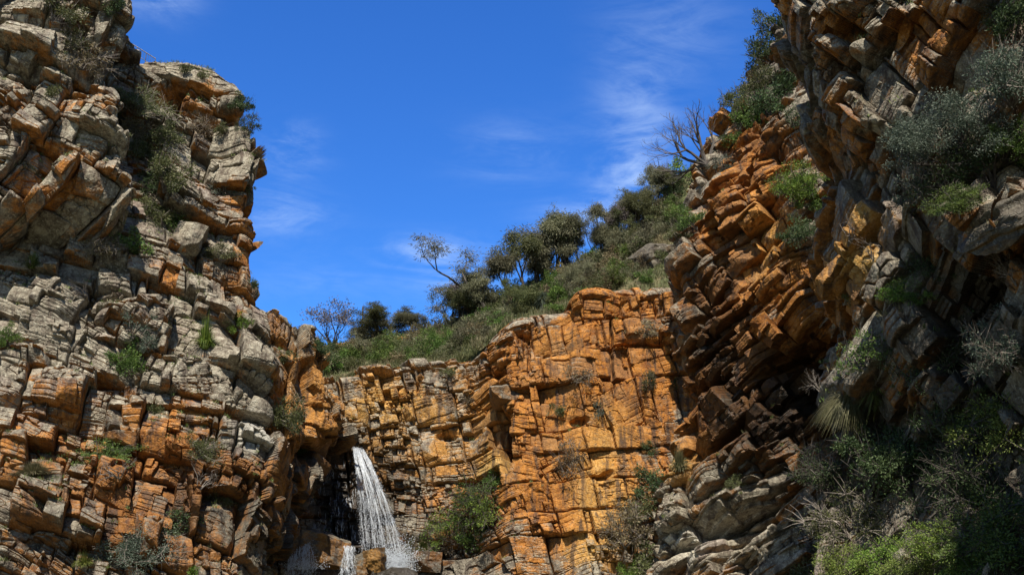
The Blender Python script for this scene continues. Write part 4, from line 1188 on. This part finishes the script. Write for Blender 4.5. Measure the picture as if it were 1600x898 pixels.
# ------------------------------------------------------------------ boulders
def boulder(name, px, py, wpx, hpx, depth, label, seed, tilt=0, spin=0, orange=.5, wet=0., yellow=0., layers=0, push=0.0, Y=None, cat='boulder'):
    """a broken block: a dense box cut by random planes, roughened, set against the rock at (px, py)"""
    if Y is None:
        pl = place(px, py); loc = pl[0]; t = pl[2]
        d = (loc - CAMP).normalized(); loc = loc - d * push
    else:
        loc = Vector(P(px, py, Y)); t = (loc - CAMP).length
    m_ = t / FPX; rng = np.random.default_rng(seed); n = 30
    g_ = np.linspace(-1, 1, n)
    V = []; Q = []; off = 0
    for ax in range(3):
        for sg in (-1, 1):
            A, B_ = np.meshgrid(g_, g_); Cc = np.full_like(A, sg)
            arr = [None] * 3; arr[ax] = Cc; arr[(ax + 1) % 3] = A; arr[(ax + 2) % 3] = B_
            V.append(np.stack(arr, -1).reshape(-1, 3))
            idx = off + np.arange(n * n).reshape(n, n); off += n * n
            q = np.stack([idx[:-1, :-1], idx[:-1, 1:], idx[1:, 1:], idx[1:, :-1]], -1).reshape(-1, 4)
            Q.append(q if sg > 0 else q[:, ::-1])
    V = np.concatenate(V); Q = np.concatenate(Q)
    for k in range(9):
        nr = unit(rng.normal(size=3)); d = rng.uniform(.78, 1.25)
        over = np.maximum(V @ nr - d, 0); V = V - over[:, None] * nr
    V = V * np.array((wpx * m_ / 2, depth / 2, hpx * m_ / 2))
    u_ = V[:, 0] + V[:, 1] * .6; v_ = V[:, 2] + V[:, 1] * .15
    dsp = .24 * fbm(u_ * .8, v_ * 1.0, seed + 1, 5) + .03 * fbm(u_ * 5, v_ * 5, seed + 2, 2)
    if layers:
        lam = np.abs(((v_ / layers + .3 * pn(u_ * .5, v_ * .3, seed)) % 1.0) - .5)
        dsp = dsp - .16 * np.exp(-(lam / .12) ** 2)
        c1 = np.abs(((u_ / (layers * 2.6) + .5 * pn(u_ * .1, np.floor(v_ / layers) * 3.3, seed + 5)) % 1.0) - .5)
        dsp = dsp - .12 * np.exp(-(c1 / .05) ** 2)
    V = V + unit(V / np.array((wpx * m_, depth, hpx * m_))) * dsp[:, None]
    tn = np.full(len(V), rng.uniform(.2, .6)) + .15 * pn(u_ * .7, v_ * .7, seed + 9)
    att = np.stack([np.full(len(V), orange), tn, np.full(len(V), wet), np.full(len(V), yellow)], -1)
    o = link(name, raw_mesh(name, V, Q, {'rock': att}), ROCK, label=label, category=cat)
    o.location = loc; o.rotation_euler = (0, R(tilt), R(spin))
    return o


boulder('boulder', 498, 858, 92, 52, 3.2, 'large flat topped tan boulder between the two small cascades', 3, 3, 12, .45, .5, .15, 0, 0, 92.5)
boulder('boulder', 566, 884, 26, 42, 1.6, 'dark wet boulder just right of the narrow cascade', 4, 0, 20, .4, .55, .2, 0, 0, 92.2)
boulder('boulder', 588, 878, 30, 38, 1.6, 'yellow boulder at the foot of the waterfall, left of the splash', 5, -12, -20, .6, .4, .35, 0, 0, 91.6)
boulder('boulder', 620, 905, 60, 36, 2.0, 'black wet rock in front of the splash', 6, 8, 10, .2, .95, 0, 0, 0, 91.4)
boulder('boulder', 690, 838, 46, 40, 2.4, 'orange brown boulder at the lower left of the green bush clump', 7, 0, 15, .7, .15, .1, 0, -.5)
boulder('boulder', 668, 878, 44, 30, 2.4, 'dark brown boulder low between the splash and the bush clump', 8, 5, 0, .4, .6, 0, 0, -.4)
boulder('boulder', 789, 620, 44, 34, 3.0, 'square block jutting out over the dark slot of the orange wall', 9, -3, 5, .5, .25, .1, 0, .1)
boulder('boulder', 292, 378, 44, 52, 3.0, 'big tilted grey boulder perched under the fresh green bush', 10, 20, 15, .0, 0, 0, 0, -.3)
boulder('boulder', 1566, 350, 74, 70, 4.0, 'large rounded brown boulder at the right edge under the trees', 21, -28, 35, .25, .7, .35, 1.1, -1.0)
boulder('rock_outcrop', 618, 540, 104, 30, 3.0, 'long orange layered ledge of rock on the hilltop above the waterfall wall', 11, -5, 6, .6, 0, .1, .42, -.5, cat='rock outcrop')
boulder('rock_outcrop', 524, 552, 56, 24, 2.5, 'short orange layered ledge at the left end of the hilltop', 12, -12, -6, .6, 0, .1, .38, -.5, cat='rock outcrop')
boulder('rock_outcrop', 1024, 404, 70, 56, 4.4, 'brown craggy outcrop above the right end of the orange rim', 24, -24, 28, .28, .6, .15, 1.3, -1.0, cat='rock outcrop')
boulder('boulder', 860, 470, 22, 34, 1.6, 'upright grey rock between the grass tree and the orange rim', 15, 12, 0, .1, 0, 0, 0, -.2)
boulder('boulder', 634, 518, 14, 9, 1.0, 'small round rock sitting on the orange hilltop ledge', 16, 0, 0, .4, 0, 0, 0, -.2)

# ------------------------------------------------------------------ water
def water_material(name, alpha_noise=False):
    m = new_mat(name); g = N(m)
    b = g.n('ShaderNodeBsdfPrincipled', i_Roughness=.25); b.inputs['Base Color'].default_value = (.80, .83, .86, 1)
    b.inputs['Specular IOR Level'].default_value = .5
    t = g.n('ShaderNodeBsdfTranslucent'); t.inputs[0].default_value = (.8, .83, .86, 1)
    mx = g.n('ShaderNodeMixShader', i_Fac=.35); g.l(b.outputs[0], mx.inputs[1]); g.l(t.outputs[0], mx.inputs[2])
    out = mx.outputs[0]
    if alpha_noise:
        uv = g.n('ShaderNodeAttribute', attribute_name='flow')
        a_ = g.noise(g.scalevec(uv.outputs['Vector'], (34, 8, 1)), 1.0, 7, .78, 1.0)
        sp = g.n('ShaderNodeSeparateXYZ'); g.l(uv.outputs['Vector'], sp.inputs[0])
        f = g.math('MULTIPLY', g.ramp(g.math('SUBTRACT', a_, g.math('MULTIPLY', sp.outputs['Y'], .13)), .49, .72), .50)
        tr = g.n('ShaderNodeBsdfTransparent'); m2 = g.n('ShaderNodeMixShader')
        g.l(f, m2.inputs[0]); g.l(tr.outputs[0], m2.inputs[1]); g.l(out, m2.inputs[2]); out = m2.outputs[0]
    o = g.n('ShaderNodeOutputMaterial'); g.l(out, o.inputs[0]); return m


FOAM = water_material('white_water'); VEIL = water_material('water_veil', True)


def drops(buf, C, r):
    n = len(C)
    O = np.array([(1, 0, 0), (0, 1, 0), (-1, 0, 0), (0, -1, 0), (0, 0, 1.3), (0, 0, -1.3)])
    V = (C[:, None] + O[None] * r[:, None, None]).reshape(-1, 3)
    F = np.array([(0, 1, 4, 4), (1, 2, 4, 4), (2, 3, 4, 4), (3, 0, 4, 4), (1, 0, 5, 5), (2, 1, 5, 5), (3, 2, 5, 5), (0, 3, 5, 5)])
    # quads made from pairs of triangles: four kites round the waist
    K = np.array([(0, 4, 1, 5), (1, 4, 2, 5), (2, 4, 3, 5), (3, 4, 0, 5)])
    Q = (np.arange(n)[:, None, None] * 6 + K[None]).reshape(-1, 4)
    buf.add(V, Q, np.full(len(Q), .5))


def cascade(name, top, bot, Yt, Yb, label, seed, nst, ndr, wid=.022, bow=.35, splash=None, cat='waterfall', veil=True):
    """falling water from the line top=(left, right) to the line bot=(left, right), as ballistic threads and drops"""
    rng = np.random.default_rng(seed)
    T0, T1 = P(*top[0], Yt), P(*top[1], Yt); B0, B1 = P(*bot[0], Yb), P(*bot[1], Yb)

    def path(u, s):
        u = np.asarray(u)[..., None]; s = np.asarray(s)[..., None]
        a = T0 + (T1 - T0) * u; b = B0 + (B1 - B0) * u
        hx = 1 - (1 - s) ** 1.25
        p = a + (b - a) * np.concatenate([hx, hx, s ** 1.12], -1)
        return p
    r = root_at(name, Vector((T0 + T1) / 2), (0, 0, 1), (1, 1, 1), 0, label, cat)
    org = np.array((T0 + T1) / 2)
    if veil:
        U, S_ = np.meshgrid(np.linspace(0, 1, 50), np.linspace(0, 1, 90))
        V = path(U, S_); V[..., 1] += .10 * fbm(U * 7, S_ * 4, seed, 3) + .1
        me = grid_mesh('veil', V - org, None, True, True)
        at = me.attributes.new('flow', 'FLOAT_VECTOR', 'POINT')
        at.data.foreach_set('vector', np.stack([U, S_, 0 * U], -1).astype(np.float32).ravel())
        link('veil', me, VEIL, r)
    sb = Buf(); lanes = rng.uniform(0, 1, 13)
    for i in range(nst):
        u = rng.uniform() if rng.random() < .25 else lanes[rng.integers(len(lanes))] + rng.normal(0, .018)
        u = float(np.clip(u, 0, 1)); s0 = rng.uniform(0, .9) ** 1.25; ln_ = rng.uniform(.03, .16) * (1.2 - s0 * .5)
        ss = np.clip(np.linspace(s0, s0 + ln_, 5), 0, 1.0)
        p = path(np.full(5, u) + rng.normal(0, .006, 5), ss) + rng.normal(0, .035, (1, 3)) + rng.normal(0, .012, (5, 3))
        w_ = wid * rng.uniform(.4, 1.3) * (1.2 - .5 * s0)
        tube(sb, p - org, np.array((.25, .9, 1, .7, .15)) * w_, 4)
    link('water_threads', sb.mesh('water_threads', True), FOAM, r, kind='stuff')
    db = Buf()
    u = rng.uniform(-.05, 1.05, ndr); s = rng.uniform(0, 1, ndr) ** .75
    C = path(u, s) + rng.normal(0, .10, (ndr, 3)) * (.3 + s[:, None])
    drops(db, C - org, rng.uniform(.006, .026, ndr))
    link('spray', db.mesh('spray'), FOAM, r, kind='stuff')
    if splash:
        db = Buf()
        for (sx, sy, rx, ry, k) in splash:
            c = P(sx, sy, Yb - .3); m_ = Yb / FPX
            o_ = rng.normal(0, .5, (k, 3)) * np.array((rx * m_, .5, ry * m_)); o_[:, 2] = np.abs(o_[:, 2]) * 1.2 - .3 * ry * m_
            drops(db, c + o_ - org, rng.uniform(.008, .034, k))
        link('splash', db.mesh('splash'), FOAM, r, kind='stuff')
    return r


cascade('waterfall', ((551, 697), (566, 700)), ((566, 868), (634, 890)), 96.6, 93.2, 'main white waterfall dropping down the dark wet corner of the gorge', 1, 880, 5600, .0095,
        splash=[(620, 886, 22, 17, 4200), (600, 872, 34, 16, 1800), (628, 868, 24, 30, 1500)])
cascade('cascade', ((458, 840), (486, 838)), ((444, 905), (494, 905)), 91.0, 90.0, 'small broken cascade at the bottom, left of the flat topped boulder', 2, 900, 1400, .014, splash=[(474, 884, 30, 14, 700)])
cascade('cascade', ((536, 852), (554, 852)), ((530, 908), (556, 908)), 91.9, 91.3, 'narrow cascade right of the flat topped boulder', 3, 420, 600, .014)

# thin trickles on the wet wall left of the fall
rng = np.random.default_rng(9); tb_ = Buf()
for i in range(170):
    x = rng.uniform(486, 560); y = rng.uniform(715, 850) ; n_ = int(rng.integers(3, 8))
    pp = []
    for k in range(n_):
        h = hit(x + rng.normal(0, .6), y + k * 2.5, [falls_wall])
        if h: pp.append(np.array(h[1]) + np.array((0, -.05, 0)))
    if len(pp) >= 3: tube(tb_, pp, [.004] + [rng.uniform(.010, .024)] * (len(pp) - 2) + [.004], 3)
tb_ = link('trickles', tb_.mesh('trickles'), FOAM, kind='stuff', label='thin trickles glinting on the black wet wall left of the waterfall', category='water')

# ------------------------------------------------------------------ lookout railing on the left rim
def metal_material():
    m = new_mat('painted_metal'); g = N(m)
    co = g.n('ShaderNodeTexCoord').outputs['Object']
    b = g.n('ShaderNodeBsdfPrincipled', i_Roughness=.5, i_Metallic=.6)
    g.l(g.mix(g.ramp(g.noise(co, 4, 4), .4, .6), (.06, .06, .06), (.13, .12, .11)), b.inputs['Base Color'])
    o = g.n('ShaderNodeOutputMaterial'); g.l(b.outputs[0], o.inputs[0]); return m


METAL = metal_material()
R0, R1 = P(186, 56, 94), P(243, 92, 94)
r = root_at('lookout_railing', Vector(R0), (0, 0, 1), (1, 1, 1), 0, 'dark metal lookout railing on the rim between the left outcrop and the cliff top', 'railing')
def rail(nm, a, b, rad):
    bb = Buf(); tube(bb, [a - R0, (a + b) / 2 - R0, b - R0], [rad] * 3, 6); link(nm, bb.mesh(nm, True), METAL, r)
zz = np.array((0, 0, 1.0))
rail('top_rail', R0 + zz * .0, R1 + zz * .0, .045)
rail('bottom_rail', R0 - zz * .85, R1 - zz * .85, .03)
for k in range(5):
    q = R0 + (R1 - R0) * k / 4; rail('post', q - zz * 1.3, q, .04)
for k in range(17):
    if k % 4 == 0: continue
    q = R0 + (R1 - R0) * k / 16; rail('baluster', q - zz * .85, q, .014)


# ------------------------------------------------------------------ light
SUN_ELEV, SUN_AZ = 55.0, 4.0        # azimuth: degrees to the left of straight behind the camera
sd = bpy.data.lights.new("sun", 'SUN'); sd.energy = 5.0; sd.angle = R(.5); sd.color = (1, .94, .84)
sun = bpy.data.objects.new("sun", sd); COL.objects.link(sun)
ce = math.cos(R(SUN_ELEV))
sv = Vector((-math.sin(R(SUN_AZ)) * ce, -math.cos(R(SUN_AZ)) * ce, math.sin(R(SUN_ELEV))))
sun.rotation_euler = sv.to_track_quat('Z', 'Y').to_euler()
# thin cirrus: azimuth, elevation, spread and density of each patch (degrees)
BLOBS = [(7.2, 24.5, 2.2, 3.8, .62), (6.6, 21.5, 1.8, 2.4, .42), (-2.6, 17.6, 2.0, .8, 1.2), (-4.6, 18.8, 2.8, .8, .8), (-12.3, 23.5, 1.5, 1.2, .7), (-12.8, 20.3, 2.4, 1.1, .65),
         (-9, 17.0, 5, 1.2, .2), (4.0, 20.5, 2.5, .9, .7), (-20.5, 30.5, 2.0, 1.2, .8), (0, 24.0, 3, 1.6, .28), (9.5, 30, 3.5, 2.5, .22)]
w = bpy.data.worlds.new("World"); scene.world = w; w.use_nodes = True
g = N(w)
sky = g.n('ShaderNodeTexSky', sky_type='NISHITA', sun_disc=False, sun_elevation=R(SUN_ELEV), sun_rotation=math.atan2(sv.x, sv.y))
sky.air_density = 1.0; sky.dust_density = .2; sky.ozone_density = 3.0; sky.altitude = 300
bg = g.n('ShaderNodeBackground', i_Strength=.088)
hs = g.n('ShaderNodeHueSaturation', i_Saturation=1.22, i_Hue=.512); g.l(sky.outputs[0], hs.inputs['Color'])
d = g.n('ShaderNodeTexCoord').outputs['Generated']
sx = g.n('ShaderNodeSeparateXYZ'); g.l(d, sx.inputs[0])
az = g.math('ARCTAN2', sx.outputs['X'], sx.outputs['Y']); el = g.math('ARCSINE', sx.outputs['Z'])
def blob(a0, e0, ra, re, k):
    u = g.math('DIVIDE', g.math('SUBTRACT', az, R(a0)), R(ra)); v = g.math('DIVIDE', g.math('SUBTRACT', el, R(e0)), R(re))
    q = g.math('ADD', g.math('MULTIPLY', u, u), g.math('MULTIPLY', v, v))
    return g.math('MULTIPLY', g.math('EXPONENT', g.math('MULTIPLY', q, -1.0)), k)
tot = None
for bl in BLOBS:
    q = blob(*bl); tot = q if tot is None else g.math('ADD', tot, q)
cn1 = g.noise(g.scalevec(d, (2.6, 2.6, 9.5)), 2.4, 8, .64, 1.4)
cn2 = g.noise(g.scalevec(d, (10, 10, 34)), 2.2, 7, .65, .8)
cl = g.math('ADD', g.math('MULTIPLY', cn1, .7), g.math('MULTIPLY', cn2, .3))
cl = g.math('MULTIPLY', g.math('MULTIPLY', g.ramp(cl, .37, .74), tot), 1.0, clamp=True)
# deepest blue away from the sun, whiter on its side
dt = g.n('ShaderNodeVectorMath', operation='DOT_PRODUCT'); g.l(d, dt.inputs[0]); dt.inputs[1].default_value = sv
skb = g.mix(g.ramp(dt.outputs['Value'], .45, -.05), g.mix(1.0, hs.outputs[0], (.95, .98, .90), 'MULTIPLY'), g.mix(1.0, hs.outputs[0], (.57, 1.10, 1.50), 'MULTIPLY'))
skc = g.mix(g.math('MULTIPLY', cl, .8), skb, (4.6, 6.0, 8.4))
g.l(skc, bg.inputs[0])
wo = g.n('ShaderNodeOutputWorld'); g.l(bg.outputs[0], wo.inputs[0])
scene.view_settings.view_transform = 'Standard'; scene.view_settings.look = 'None'
scene.view_settings.exposure = 0.68; scene.view_settings.gamma = 1.0; scene.view_settings.use_curve_mapping = False
scene.cycles.max_bounces = 6
